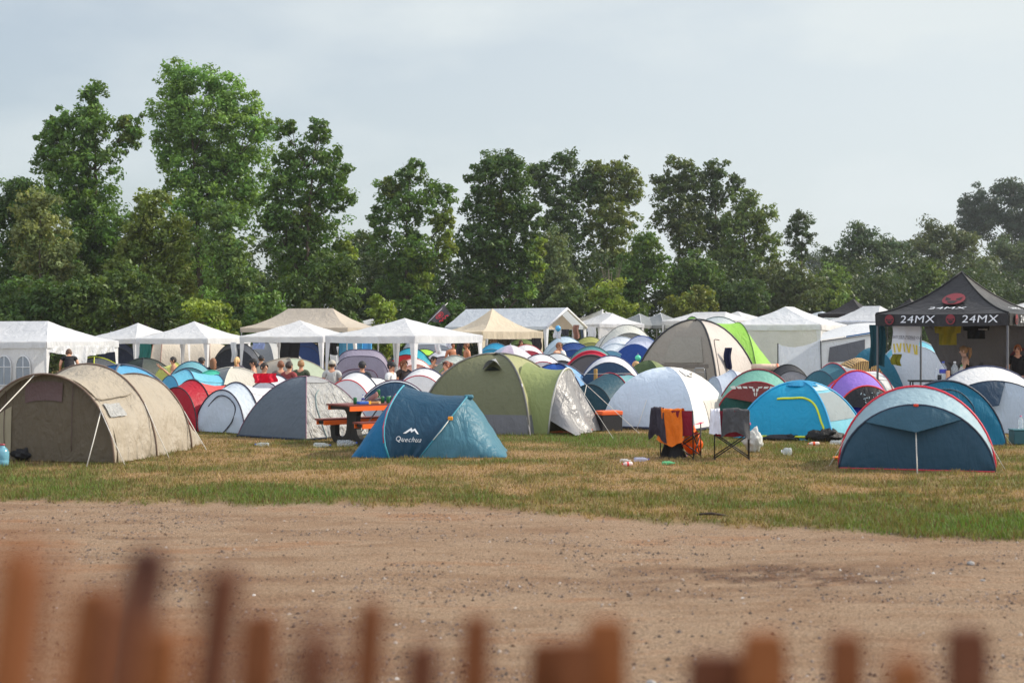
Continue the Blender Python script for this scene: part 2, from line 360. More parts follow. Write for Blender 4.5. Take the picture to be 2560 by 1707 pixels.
# ------------------------------------------------------------------ trees
M_leaf = attr_mat('leaves', .5, .32, .3)
M_bark = solid((84, 72, 60), .9, name='bark', bump=.8, var=.35, scale=14)
def leaves(cent, rad, n_per, size, tint, var=.35, tall=1.0):
    """leaf faces in clusters: cent (k,3), rad (k,)"""
    k = len(cent); idx = np.repeat(np.arange(k), n_per); n = len(idx)
    u = rng.normal(size=(n, 3)); u /= np.linalg.norm(u, axis=1)[:, None]
    r = rad[idx]*(.25+.75*rng.random(n)**.6)
    off = u*r[:, None]; off[:, 2] *= .75*tall
    p = cent[idx]+off
    nm = u*.8+rng.normal(size=(n, 3))*.55+np.array([0, 0, .35]); nm /= np.linalg.norm(nm, axis=1)[:, None]
    t = np.cross(nm, rng.normal(size=(n, 3))); t /= np.linalg.norm(t, axis=1)[:, None]+1e-9
    b = np.cross(nm, t); s = size*(.6+.8*rng.random(n))[:, None]
    V = np.stack([p-t*s, p-b*s*.5+t*s*.1, p+t*s, p+b*s*.5+t*s*.1], 1).reshape(-1, 3)
    Q = np.arange(4*n).reshape(-1, 4)
    cl = (1+var*(rng.random(k)-.5)*1.6)[idx]*(1+var*(rng.random(n)-.5)*1.5)
    c = (tint[idx] if isinstance(tint, np.ndarray) else np.array(lin(tint))[None])*cl[:, None]
    hue = (rng.random(k)[idx]-.5)*.5; c[:, 0] *= 1+hue*.5; c[:, 2] *= 1-hue*.3
    return V, Q, np.clip(c*1.14, 0, 1)
K = 1.0884
def tree(name, label, d, lobes, tint, cat='tree', group=None, dens=1.0, size=None, rc=.46, sparse=0.0, trunk=None, depth=.8, bark=True, var=.35, rs=1.0):
    """lobes in photo columns and rows: (cx, cy, rx, ry), each an ellipsoid of foliage at depth about d"""
    mc = sum(l[0] for l in lobes)/len(lobes)
    d = d*1.22 if (mc > 1240 and d < 126) else d*1.12 if d < 100 else d      # the wood starts behind the last canopies
    m = d/F*K
    low = max(lobes, key=lambda l: l[1]); gy = (HOR+F*H/d)/K
    if low[1]+low[3]*.6 < gy: lobes = list(lobes)+[(low[0], (low[1]+gy)/2, low[2]*(.95 if not bark else .8), max(18, (gy-low[1])/2))]
    size = size or (.058+.00075*d)
    x0 = GX((trunk if trunk is not None else np.average([l[0] for l in lobes], weights=[l[2]*l[3] for l in lobes]))*K, d)
    root = thing(name, label, cat, (x0, d, 0), 0, group)
    cs = []; rr = []; ce = []; tn = []
    for lb in lobes:
        cx, cy, rx, ry = lb[:4]
        c0 = P(cx*K, cy*K, d); a, b = rx*m, ry*m
        dd = (rng.random()-.5)*a*.8
        ce.append((c0.x-x0, dd, c0.z, a, b))
        area = math.pi*a*b; k = max(6, int(area*5.6*dens/(rc/.62)**2))
        u = rng.normal(size=(k, 3)); u /= np.linalg.norm(u, axis=1)[:, None]
        r = rng.random(k)**.42*(1+.10*rng.normal(size=k))
        q = u*r[:, None]*np.array([a, a*depth, b]); q += np.array([c0.x-x0, dd, c0.z])
        q[:, 2] = np.maximum(q[:, 2], .35)
        tn.append(np.tile(np.array(lin(lb[4] if len(lb) > 4 else tint)), (k, 1))); cs.append(q); rr.append(rc*(.55+.75*rng.random(k))*min(1, (a/1.6)**.5)*rs)
    cs = np.concatenate(cs); rr = np.concatenate(rr); tn = np.concatenate(tn)
    if sparse:
        keep = rng.random(len(cs)) > sparse; cs, rr, tn = cs[keep], rr[keep], tn[keep]
    npc = max(14, int(42*(rc/.62)**2*(.16/size)**2))
    V, Q, c = leaves(cs, rr, npc, size, tn, var)
    me = np_mesh('crown', V, Q, c, M_leaf); o = bpy.data.objects.new('crown', me); C.objects.link(o); o.parent = root
    if bark:
        mb = MB(); top = max(ce, key=lambda e: e[2]); ht = top[2]; w = .055+ht*.011
        pts = []
        for i in range(8):
            t = i/7; pts.append(Vector((top[0]*t**1.7+.12*math.sin(t*5+d), top[1]*t**1.7+.1*math.cos(t*4+d), ht*t)))
        mb.tube(pts, [w*(1.35 if i == 0 else 1)*(1-i/7.6) for i in range(8)], 7)
        for e in ce:
            z0 = max(.6, min(ht*.8, e[2]-max(1.0, abs(e[0]-top[0])*.9+e[4]*.6))); t0 = z0/ht
            s = Vector((top[0]*t0**1.7, top[1]*t0**1.7, z0)); t = Vector((e[0], e[1], e[2]))
            mid = (s+t)/2+Vector((0, 0, -.15*(t-s).length*.4)); r0 = w*(1-t0)*.55+.02
            mb.tube([s, mid, t], [r0, r0*.6, r0*.25], 5)
            for _ in range(5):
                uu = Vector(rng.normal(size=3)).normalized(); en = t+Vector((uu.x*e[3], uu.y*e[3]*depth, uu.z*e[4]))*.85
                mb.tube([mid.lerp(t, .4), mid.lerp(t, .4).lerp(en, .5)+Vector((0, 0, .1)), en], [r0*.4, r0*.25, .008], 4)
        mb.build('trunk', M_bark, root)
    return root
DK = (68, 92, 42); MD = (80, 108, 46); LT = (106, 138, 66); OL = (112, 122, 74); BR = (100, 114, 52); YL = (114, 132, 50); GY = (100, 116, 80)
tree('leafy_tree', 'low dark bushy tree cut by the left edge of the picture', 68, [(15, 475, 60, 70), (85, 470, 55, 65), (40, 580, 90, 90), (120, 590, 80, 90), (0, 690, 80, 70)], DK, trunk=60)
tree('oak_tree', 'tall dark oak with a pointed top, left of the tallest tree', 71, [(212, 225, 34, 45), (205, 295, 72, 48), (128, 290, 36, 42), (292, 300, 38, 46), (195, 375, 95, 60), (110, 365, 40, 50), (180, 460, 105, 65), (250, 540, 95, 75), (170, 600, 100, 80), (290, 300, 22, 30, BR), (130, 310, 20, 40, LT)], MD, trunk=215)
tree('ash_tree', 'tallest tree, pale green feathery ash with a broad round top', 76, [(425, 182, 58, 38), (500, 205, 62, 42), (392, 240, 56, 48), (560, 250, 48, 44), (480, 280, 100, 55), (400, 320, 60, 55), (590, 300, 40, 40), (530, 350, 85, 60), (440, 390, 80, 65), (540, 440, 75, 75), (450, 480, 80, 70)], LT, trunk=470, size=.11, rc=.55)
tree('oak_tree', 'loose open oak with twin tops, right of the tallest tree', 73, [(735, 300, 30, 38), (660, 300, 34, 36), (700, 360, 70, 48), (775, 385, 36, 48), (715, 440, 85, 52), (780, 450, 38, 36), (640, 430, 46, 60), (640, 520, 55, 70), (725, 540, 85, 60), (700, 620, 90, 70), (800, 580, 24, 40, YL), (690, 500, 40, 30, BR), (790, 650, 34, 36, LT)], MD, trunk=690, sparse=.12)  # yellow lobe on the right paints sunlit leaves into the tint
tree('leafy_tree', 'pale olive rounded tree standing before the dark left trees', 63, [(95, 465, 50, 34), (85, 520, 62, 52), (110, 600, 75, 60)], OL, size=.105)
tree('leafy_tree', 'brownish green tree below and left of the tallest tree', 64, [(350, 480, 52, 44), (395, 545, 52, 60), (330, 560, 62, 70), (395, 630, 56, 60), (300, 640, 60, 60)], BR)
tree('willow_shrub', 'slender light green willow bush under the tallest tree', 64, [(510, 495, 36, 36), (525, 550, 50, 55), (535, 620, 56, 60), (545, 690, 65, 45)], (92, 116, 60), 'shrub', size=.105)
tree('leafy_shrub', 'dark shrub at the foot of the leftmost trees', 60, [(60, 690, 90, 50), (150, 680, 70, 60)], DK, 'shrub', bark=False)
tree('leafy_shrub', 'mid green leafy shrub behind the left gazebo tops', 60, [(215, 690, 70, 55), (280, 660, 55, 60)], (80, 100, 46), 'shrub', bark=False)
tree('leafy_shrub', 'green shrub with drooping leaves left of the yellow green one', 60, [(330, 690, 55, 50), (380, 700, 50, 45)], (74, 92, 44), 'shrub', bark=False)
tree('leafy_shrub', 'bright yellow green shrub below the willow bush', 59, [(470, 715, 55, 32), (505, 735, 50, 26)], YL, 'shrub', bark=False)
tree('leafy_shrub', 'low green shrub just left of the cream canopy roof', 60, [(590, 725, 50, 28), (620, 700, 40, 28)], (88, 116, 52), 'shrub', bark=False)
tree('leafy_shrub', 'dark wide shrub under the loose open oak', 66, [(690, 680, 80, 50), (760, 640, 65, 65), (790, 700, 40, 40)], (70, 90, 42), 'shrub', bark=False)
tree('leafy_tree', 'dark tree filling the gap right of the loose oak', 96, [(830, 580, 45, 50), (860, 640, 55, 60), (820, 690, 60, 40)], DK)
tree('oak_tree', 'oak with stepped crown standing alone in the middle gap', 85, [(945, 395, 36, 32), (900, 430, 40, 38), (1005, 445, 38, 36), (940, 480, 75, 44), (870, 510, 32, 40), (1020, 510, 30, 40, YL), (925, 570, 80, 55), (1022, 570, 30, 30, YL), (960, 640, 40, 50, YL), (895, 425, 26, 22, BR), (940, 650, 85, 60)], MD, trunk=930, sparse=.08)  # yellow lobes stand for sunlit foliage, painted as leaf colour
tree('leafy_shrub', 'round yellow green bush left of the grey flag', 70, [(878, 702, 34, 28), (880, 725, 36, 22)], YL, 'shrub', bark=False)
tree('leafy_shrub', 'dark green shrub behind the grey flag', 72, [(965, 712, 48, 32), (1030, 715, 40, 30)], (66, 92, 38), 'shrub', bark=False)
tree('oak_tree', 'dense dark oak with wide crown right of the stepped oak', 87, [(1150, 372, 58, 30), (1110, 405, 48, 42), (1185, 415, 42, 42), (1140, 470, 88, 55), (1205, 500, 44, 55), (1110, 560, 72, 66), (1185, 590, 66, 66), (1150, 480, 40, 24, BR), (1235, 600, 24, 50, YL), (1205, 665, 34, 30, LT), (1130, 660, 90, 55)], DK, trunk=1140)  # right-hand yellow lobe: sunlight painted into the leaf colour
tree('tall_tree', 'open leafy tree with pointed top behind the beige gazebo', 93, [(1300, 370, 36, 32), (1245, 405, 38, 38), (1345, 420, 40, 44), (1290, 460, 75, 50), (1290, 540, 75, 60), (1280, 620, 70, 60)], (66, 86, 42), trunk=1290, sparse=.1)
tree('tall_tree', 'reddish brown tinged tree above the long white marquee', 94, [(1375, 392, 34, 34), (1435, 392, 34, 30), (1390, 445, 52, 44), (1445, 440, 34, 48), (1400, 510, 66, 55), (1410, 590, 68, 60)], (94, 106, 50), trunk=1400, sparse=.1)
tree('leafy_tree', 'grey green tree below the pointed open tree', 82, [(1262, 590, 48, 60), (1265, 660, 56, 52)], GY, size=.11)
tree('leafy_tree', 'fresh green tree filling the gap left of the twin tall trees', 84, [(1480, 560, 36, 50), (1500, 620, 44, 50), (1450, 630, 50, 50)], (82, 108, 46))
tree('leafy_shrub', 'yellow green bush behind the long white marquee', 76, [(1395, 680, 44, 40), (1430, 710, 36, 24)], YL, 'shrub', bark=False)
tree('leafy_shrub', 'mid green bush left of the yellow green marquee bush', 77, [(1335, 690, 55, 38), (1290, 710, 40, 30)], (74, 92, 46), 'shrub', bark=False)
tree('tall_tree', 'left one of the twin tall open trees over the grey canopies', 101, [(1560, 388, 36, 30), (1528, 430, 38, 42), (1590, 430, 36, 48), (1550, 490, 58, 52), (1580, 540, 50, 50)], (76, 90, 46), trunk=1560, sparse=.12)
tree('tall_tree', 'right one of the twin tall open trees over the grey canopies', 102, [(1645, 395, 32, 30), (1692, 425, 24, 28), (1640, 440, 38, 42), (1620, 500, 46, 48), (1650, 540, 40, 50)], (66, 84, 44), trunk=1635, sparse=.15)
tree('leafy_tree', 'light green round tree right of the twin tall trees', 99, [(1715, 458, 34, 28), (1745, 500, 44, 38), (1698, 515, 44, 44), (1765, 565, 40, 46), (1700, 590, 66, 56)], (94, 112, 56))
tree('thin_tree', 'thin airy tree with sky showing through its twigs', 103, [(1848, 505, 34, 20), (1822, 530, 24, 28), (1862, 545, 24, 20), (1835, 570, 26, 26)], (60, 78, 42), trunk=1835, sparse=.3, size=.105)
tree('leafy_tree', 'mid green tree below the twin tall trees', 88, [(1585, 615, 44, 40), (1575, 665, 56, 40), (1630, 640, 40, 44)], (76, 100, 44))
tree('leafy_shrub', 'yellow tinged bush behind the two grey canopies', 86, [(1570, 700, 50, 26), (1610, 690, 40, 34)], (104, 114, 46), 'shrub', bark=False)
tree('leafy_shrub', 'dark green bush below the light round tree', 90, [(1670, 690, 56, 40), (1720, 680, 48, 44)], (66, 88, 44), 'shrub', bark=False)
tree('leafy_tree', 'grey green broad tree below the thin airy tree', 95, [(1790, 640, 58, 46), (1840, 665, 52, 46), (1770, 690, 56, 34)], (84, 96, 58))
tree('leafy_shrub', 'light green bush left of the small black canopy peak', 100, [(1910, 640, 44, 32), (1905, 680, 56, 36)], (96, 118, 56), 'shrub', bark=False)
tree('leafy_tree', 'dark bushy tree standing apart with a spiky top', 150, [(1975, 548, 40, 34), (1945, 590, 52, 46), (2020, 590, 42, 42), (1980, 640, 86, 50)], (62, 80, 48), rc=.9)
tree('leafy_tree', 'smaller dark tree right beside the spiky topped one', 155, [(2062, 575, 36, 36), (2080, 630, 52, 50)], (58, 76, 46), rc=.9)
tree('leafy_tree', 'big rounded hazy tree behind the black canopy roof', 165, [(2150, 545, 58, 38), (2215, 570, 52, 44), (2125, 600, 56, 46), (2240, 635, 56, 56), (2165, 650, 78, 50)], (78, 88, 54), rc=1.0)
tree('poplar_tree', 'huge bluish far poplar rising at the right edge', 235, [(2320, 445, 48, 36), (2245, 465, 36, 38), (2370, 450, 40, 40), (2290, 500, 90, 50), (2360, 540, 70, 70), (2230, 530, 40, 40)], (48, 64, 46), rc=1.3)
tree('leafy_tree', 'hazy tree under the huge far poplar', 185, [(2310, 585, 52, 38), (2345, 630, 56, 56), (2290, 660, 50, 50)], (70, 84, 54), rc=1.1)
tree('leafy_shrub', 'bright low bush between the two black canopy peaks', 125, [(2060, 690, 44, 26), (1995, 690, 50, 36)], (100, 118, 58), 'shrub', bark=False)
tree('leafy_shrub', 'light bush left of the black canopy peak', 128, [(2115, 670, 46, 34), (2140, 640, 34, 34)], (88, 108, 54), 'shrub', bark=False)
tree('leafy_tree', 'pale bluish far tree in the gap beside the thin tree', 330, [(1872, 600, 34, 24), (1900, 625, 40, 26)], (60, 76, 56), rc=1.6, bark=False)
def bare():
    d = 98; root = thing('bare_shrub', 'bare grey leafless shrub among the green trees', 'shrub', (GX(1405*K, d), d, 0))
    mb = MB(); top = ZT(592*K, d); w = .9
    for k in range(26):
        a = rng.random()*6.28; r = w*rng.random()**.5; h = top*(.75+.25*rng.random())
        b = Vector((0, 0, top*.35)); e = Vector((math.cos(a)*r, math.sin(a)*r, h))
        mb.tube([Vector((0, 0, 0)), b.lerp(e, .1), b.lerp(e, .6)+Vector((0, 0, .2)), e], [.06, .035, .02, .008], 4)
    mb.build('twigs', solid((98, 88, 78), .9, name='dead_bark'), root)
bare()
def wood():
    cs = []
    for k in range(2100):
        t = rng.random(); x = -48+125*t; y = 99+80*max(0, t-.32)+rng.random()*8; z = .3+rng.random()*(7.6-1.0*t)*(.75+.5*rng.random())
        cs.append((x, y, z))
    cs = np.array(cs); V, Q, c = leaves(cs, 1.25*(.7+.6*rng.random(len(cs))), 110, .17, (58, 74, 38), .3)
    me = np_mesh('wood', V, Q, c, M_leaf); o = bpy.data.objects.new('wood', me); C.objects.link(o)
    tag(o, 'dark far-off undergrowth closing the gaps between the trunks', 'wood', kind='stuff')
wood()
# ------------------------------------------------------------------ tents
def arch_xy(th, hw, h, p=1.08, q=1.0):
    c, s = math.cos(th), max(0, math.sin(th))
    return hw*math.copysign(abs(c)**q, c), h*s**p
def arch_pt(a, th):
    """a: dict y, hw, h, lean, dx, p, q -> local point on the hoop"""
    x, z = arch_xy(th, a['hw'], a['h'], a.get('p', 1.08), a.get('q', 1.0))
    return Vector((x+a.get('dx', 0), a['y']+a.get('lean', 0)*z, z))
def A(y, hw, h, lean=0.0, dx=0.0, p=1.08, q=1.0): return dict(y=y, hw=hw, h=h, lean=lean, dx=dx, p=p, q=q)
def span_fn(a, b, sag, seed, amp, folds=.020):
    def fn(u, v):
        th = math.pi*(1-u); p0 = arch_pt(a, th); p1 = arch_pt(b, th); q = p0.lerp(p1, v); k = 4*v*(1-v)
        cx = (a['dx']*(1-v)+b['dx']*v); s = 1-sag*k
        q.x = cx+(q.x-cx)*(1-(1-s)*.7); q.z *= s
        n = Vector((q.x-cx, 0, q.z+.15)).normalized()
        w = wr2(q.x, q.y, q.z, seed)*amp*min(1, k*1.6+.12)
        w += folds*math.sin(v*26+wr(q.x, q.y, q.z, seed, 1.5)*5)*math.exp(-q.z/.35)*min(1, k*2)
        q += n*w; q.z = max(q.z, .012); return q
    return fn
def hoop(root, a, mat, r=.012, name='hoop', t0=0.0, t1=1.0, out=.008):
    pts = []
    for i in range(27):
        t = t0+(t1-t0)*i/26; p = arch_pt(a, math.pi*(1-t)); c = Vector((a['dx'], p.y, p.z*.4))
        n = (p-c); n = n.normalized() if n.length > 1e-6 else Vector((0, 0, 1)); pts.append(p+n*out)
    return MB().tube(pts, r, 6).build(name, mat, root)
def front_fn(a, seed, bulge=.03, inset=.0, amp=.034):
    def fn(u, v):
        th = math.pi*(1-u); p = arch_pt(a, th); b = Vector((p.x, a['y'], .02)); b.x = a['dx']+(p.x-a['dx'])*(1.0)
        q = b.lerp(p, v); e = 4*v*(1-v)*min(1, 4*u*(1-u)*1.5)
        q.y += inset-bulge*e + .014*math.sin((q.x-a['dx'])*15+q.z*9*math.copysign(1, q.x-a['dx'])+seed)*math.exp(-q.z/.5)*min(1, 5*v) + wr2(q.x, q.y+3, q.z, seed)*amp*(.25+.75*e)
        return q
    return fn
def flap(root, a, a0, a1, drop, mat, name='canopy_flap', out=.05, seed=0):
    """triangular panel hung under the front hoop between angles a0..a1, pointing down"""
    def fn(u, v):
        th = math.pi*(1-(a0+(a1-a0)*u)); p = arch_pt(a, th); tip = Vector((a['dx']+.0, a['y']-out*1.6, a['h']*(1-drop)))
        q = p.lerp(tip, v); q.y -= out*(.4+.6*v)*min(1, 6*v)+.012; q += Vector((0, wr(q.x, 0, q.z, seed)*.012, 0)); return q
    return MB().grid(fn, 14, 8).build(name, mat, root)
def door_zip(root, a, pts, mat, r=.012, off=.035, name='door_zip'):
    """piping on the front panel; pts are (x fraction of half width, z fraction of height)"""
    P3 = [Vector((a['dx']+x*a['hw'], a['y']+a['lean']*z*a['h']-off, z*a['h'])) for x, z in pts]
    cur = []
    for i in range(len(P3)-1):
        p0, p1, p2, p3 = P3[max(i-1, 0)], P3[i], P3[i+1], P3[min(i+2, len(P3)-1)]
        for k in range(5):
            t = k/5; cur.append(.5*((2*p1)+(p2-p0)*t+(2*p0-5*p1+4*p2-p3)*t*t+(3*p1-p0-3*p2+p3)*t**3))
    return MB().tube(cur+[P3[-1]], r, 5).build(name, mat, root)
def rope(root, a, b, r=.006, name='guy_rope', mat=None):
    return MB().tube([a, (Vector(a)+Vector(b))/2+Vector((0, 0, -.01)), b], r, 4).build(name, mat or M_rope, root)
_ts = [0]
def popup(label, px, d, wpx, ytop, yaw, front, band, body, pipe, pipe2=None, ftop=None, length=2.0, group='pop-up tents', tri=None, trix=(.28, .72, .5),
          zipc=None, nm='popup_tent', cat='tent', amp=.036, nv=10, front_trans=.2, tail=.06, q=1.0, midh=.86, porch=.5, pr=.013, h=None, hf=None, guy=False, zippts=None):
    _ts[0] += 1; seed = _ts[0]
    x = GX(px, d); w = wpx*d/F; h = h or ZT(ytop, d+.4); w = max(w, 1.3*h); hf = hf or (ZT(ftop, d) if ftop else h*.86)
    root = thing(nm, label, cat, (x, d, GZ(x, d)), yaw, group)
    hw = w/2
    pp = 1.08 if q == 1.0 else .82
    a0 = A(0, hw*.97, hf, .12, q=q, p=pp); a1 = A(porch, hw, h, .05, q=q, p=pp); a2 = A(porch+(length-porch)*.55, hw*.9, h*midh, .0, q=q, p=pp); a3 = A(length, hw*.5, tail)
    pm = solid(pipe, .5, name='piping'); p2 = solid(pipe2 or pipe, .5, name='piping')
    fm = fabric(front, front_trans)
    MB().grid(front_fn(a0, seed), 24, 8).build('door', fm, root)
    MB().grid(span_fn(a0, a1, .015, seed+.3, amp*.7), 26, 4).build('porch', fabric(band), root)
    m = MB(); m.grid(span_fn(a1, a2, .05, seed+.5, amp), 26, nv); m.grid(span_fn(a2, a3, .03, seed+.7, amp), 26, nv)
    m.build('fly_sheet', fabric(body), root)
    hoop(root, a0, p2, pr); hoop(root, a1, pm, pr*1.15)
    if length > 1.4: hoop(root, a2, pm, pr*.8)
    if tri: flap(root, a0, trix[0], trix[1], trix[2], fabric(tri, .1), seed=seed)
    if zipc:
        door_zip(root, a0, zippts or [(-.45, .62), (-.15, .86), (.2, .88), (.42, .62), (.4, .3), (.2, .03)], solid(zipc, .6, name='zip'))
    if d < 36 and q == 1.0:
        for s_ in (-1, 1):
            pq = arch_pt(a1, math.pi*(.5-.27*s_)); rope(root, pq, (pq.x+s_*.42, pq.y-.25, 0), .005)
        sm = solid(tuple(int(c*.55) for c in body), .7, name='seam'); f2 = span_fn(a1, a2, .05, seed+.5, amp)
        for u_ in (.30, .70): MB().tube([f2(u_, i/10)+Vector((0, 0, .006)) for i in range(11)], .005, 4).build('seam', sm, root)
    if guy: rope(root, (a0['dx'], a0['y']-.06, a0['h']*(1-(trix[2] if tri else 0))), (0.02, -.42, .0), .009)
    root['hw'] = hw
    return root, (a0, a1, a2, a3)

def dome(label, px, d, r, ytop, ang, cols, pole, nm='dome_tent', group='dome tents', skirt=None, sh=.2, n=4, h=None, prof=1.0, zp=1.3, amp=.03, cat='tent', pr=.013, sag=.06, stretch=None, trans=.22, base=0.0, vents=(), zips=()):
    """corner 0 points along ang (degrees, -90 is towards the camera); panel k runs from corner k to k+1"""
    _ts[0] += 1; seed = _ts[0]
    x = GX(px, d); h = h or ZT(ytop, d)
    root = thing(nm, label, cat, (x, d, GZ(x, d)+base), 0, group)
    rad = stretch or [r]*n
    cor = [Vector((math.cos(R(ang+360*k/n))*rad[k], math.sin(R(ang+360*k/n))*rad[k], 0)) for k in range(n)]
    def pole_pt(k, v):
        c = max(0, math.cos(v*math.pi/2))**prof; s = math.sin(v*math.pi/2)**zp
        q = cor[k % n]*c; return Vector((q.x, q.y, h*s))
    def pt(k, u, v, out=0.0):
        a = pole_pt(k, v); b = pole_pt(k+1, v); q = a.lerp(b, u); e = 4*u*(1-u)
        nrm = Vector((q.x, q.y, q.z*.6)); nrm = nrm.normalized() if nrm.length > 1e-6 else Vector((0, 0, 1))
        qq = q*(1-sag*e*(1-v)*v*2.2); qq.z = q.z*(1-.02*e)
        w = wr2(q.x, q.y, q.z, seed+k)*amp*min(1, e*1.5+.1)+.012*math.sin(u*22+wr(q.x, q.y, q.z, seed, 1.5)*4)*math.exp(-q.z/.3)*e
        qq += nrm*(w+out); qq.z = max(.012, qq.z); return qq
    v0 = 0.0
    if skirt:
        v0 = math.asin(min(1, (sh)**(1/zp)))*2/math.pi
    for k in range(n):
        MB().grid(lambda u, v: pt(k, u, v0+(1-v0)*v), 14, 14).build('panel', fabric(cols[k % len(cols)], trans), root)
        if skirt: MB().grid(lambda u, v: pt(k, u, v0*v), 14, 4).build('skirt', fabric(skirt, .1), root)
    if pole is not None:
        pm = solid(pole, .5, name='pole_sleeve')
        for k in range(n):
            pts = [pole_pt(k, i/14) for i in range(15)]
            MB().tube([p+Vector((p.x, p.y, p.z)).normalized()*.008 if p.length > 0 else p for p in pts], pr, 6).build('pole', pm, root)
    root['h'] = h
    return root, pt, pole_pt, cor
def panel_line(root, pt, k, pts, mat, r=.014, out=.012, name='door_zip'):
    cur = []
    for i in range(len(pts)-1):
        p0, p1, p2, p3 = pts[max(i-1, 0)], pts[i], pts[i+1], pts[min(i+2, len(pts)-1)]
        for j in range(6):
            t = j/6; f = lambda a, b, c, e: .5*((2*b)+(c-a)*t+(2*a-5*b+4*c-e)*t*t+(3*b-a-3*c+e)*t**3)
            cur.append(pt(k, f(p0[0], p1[0], p2[0], p3[0]), f(p0[1], p1[1], p2[1], p3[1]), out))
    cur.append(pt(k, pts[-1][0], pts[-1][1], out))
    return MB().tube(cur, r, 5).build(name, mat, root)
def panel_patch(root, pt, k, u0, u1, v0, v1, mat, out=.012, name='window', nu=8, nv=8, taper=0.0):
    return MB().grid(lambda u, v: pt(k, (u0+(u1-u0)*u)*(1-taper*v)+taper*v*.5*(u0+u1), v0+(v1-v0)*v, out), nu, nv).build(name, mat, root)

# writing ---------------------------------------------------------------
def text_mesh(body, size, mapf, mat, parent, name='lettering', shear=0.0, sx=1.0, spacing=1.0, bold=0.0):
    cu = bpy.data.curves.new('t', 'FONT'); cu.body = body; cu.size = size; cu.align_x = 'CENTER'; cu.align_y = 'CENTER'; cu.shear = shear; cu.space_character = spacing; cu.offset = bold; cu.resolution_u = 3
    to = bpy.data.objects.new('t', cu); C.objects.link(to)
    dg = bpy.context.evaluated_depsgraph_get(); me = bpy.data.meshes.new_from_object(to.evaluated_get(dg))
    C.objects.unlink(to); bpy.data.objects.remove(to); bpy.data.curves.remove(cu)
    bm = bmesh.new(); bm.from_mesh(me); bmesh.ops.triangulate(bm, faces=bm.faces[:])
    bmesh.ops.subdivide_edges(bm, edges=[e for e in bm.edges if e.calc_length() > size*.3], cuts=2, use_grid_fill=False)
    for v in bm.verts: v.co = mapf(v.co.x*sx, v.co.y)
    bm.to_mesh(me); bm.free(); me.name = name; me.materials.clear(); me.materials.append(mat)
    o = bpy.data.objects.new(name, me); C.objects.link(o); o.parent = parent; return o
def poly_mesh(polys, mapf, mat, parent, name='emblem'):
    bm = bmesh.new()
    for pl in polys:
        vs = [bm.verts.new((x, y, 0)) for x, y in pl]
        try: bm.faces.new(vs)
        except ValueError: pass
    bmesh.ops.triangulate(bm, faces=bm.faces[:])
    for v in bm.verts: v.co = mapf(v.co.x, v.co.y)
    me = bpy.data.meshes.new(name); bm.to_mesh(me); bm.free(); me.materials.append(mat)
    o = bpy.data.objects.new(name, me); C.objects.link(o); o.parent = parent; return o
PEAK = [[(-.5, -.3), (-.12, .35), (0, .12), (.1, .3), (.5, -.3), (.38, -.3), (.13, .05), (.0, -.16), (-.12, .05), (-.32, -.3)]]

# ---- front row ---------------------------------------------------------
TEAL = (40, 82, 100); NAVY = (28, 40, 62); REDP = (196, 28, 48)
# beige tunnel tent
def beige_tunnel():
    o = Vector((-7.28, 22.0, 0)); yaw = -14
    root = thing('tunnel_tent', 'large beige tunnel tent with three hoops at the left end of the front row', 'tent', (o.x, o.y, GZ(o.x, o.y)), yaw)
    BG = (170, 159, 142); a = [A(0, 1.24, 1.37, .04, p=1.0), A(1.35, 1.24, 1.50, 0, p=1.0), A(2.9, 1.08, 1.30, -.03, p=1.0), A(4.1, .70, .25, 0)]
    bm = fabric(BG, .14, .55, .7)
    pm = solid((112, 92, 78), .6, name='hoop_sleeve')
    MB().grid(front_fn(a[0], 2, .02, .14, .03), 28, 10).build('door', fabric((106, 95, 78), .2, .6, .6), root)  # door darker than the fly: its shade is painted into the cloth
    for i in range(3):
        MB().grid(span_fn(a[i], a[i+1], .06 if i < 2 else .07, 40+i, .075, .035), 44, 18).build('fly_sheet', bm, root)
    for i in range(3): hoop(root, a[i], pm, .016)
    dm = fabric((98, 76, 74), .1, .5)
    fn = front_fn(a[0], 2, .02, .12, .03)
    MB().grid(lambda u, v: fn(.40+.17*u, .70+.22*v), 6, 6).build('door_window', dm, root)
    MB().grid(lambda u, v: fn(.27+.065*u, .10+.62*v), 4, 8).build('door_edge', fabric((176, 166, 140), .3), root)
    for s in (.3, .62): MB().tube([fn(s, i/8)+Vector((0, -.012, 0)) for i in range(1, 9)], .006, 4).build('seam', dm, root)
    sf = span_fn(a[0], a[1], .06, 40, .075, .035)
    MB().grid(lambda u, v: sf(.77+.06*u, .12+.42*v)*1.0+Vector((.022, 0, .015)), 6, 6).build('side_window', fabric((176, 176, 174), .1, .25, 1.6, scale=3), root)
    MB().tube([sf(.745, .05+.85*i/10)+Vector((.02, 0, .02)) for i in range(11)], .016, 5).build('window_flap', bm, root)
    for (i, th, out) in ((0, .78, (.75, -.18)), (1, .80, (.70, -.12)), (2, .83, (.60, -.02))):
        p = arch_pt(a[i], math.pi*(1-th)); rope(root, p+Vector((.02, 0, 0)), (p.x+out[0]*.75, p.y+out[1], 0), .009)
    p = arch_pt(a[0], math.pi*(1-.46)); rope(root, p, (p.x-.62, -1.35, .0), .009)
    p = arch_pt(a[0], math.pi*(1-.8)); rope(root, p, (p.x+.04, -.45, 0), .009)
beige_tunnel()

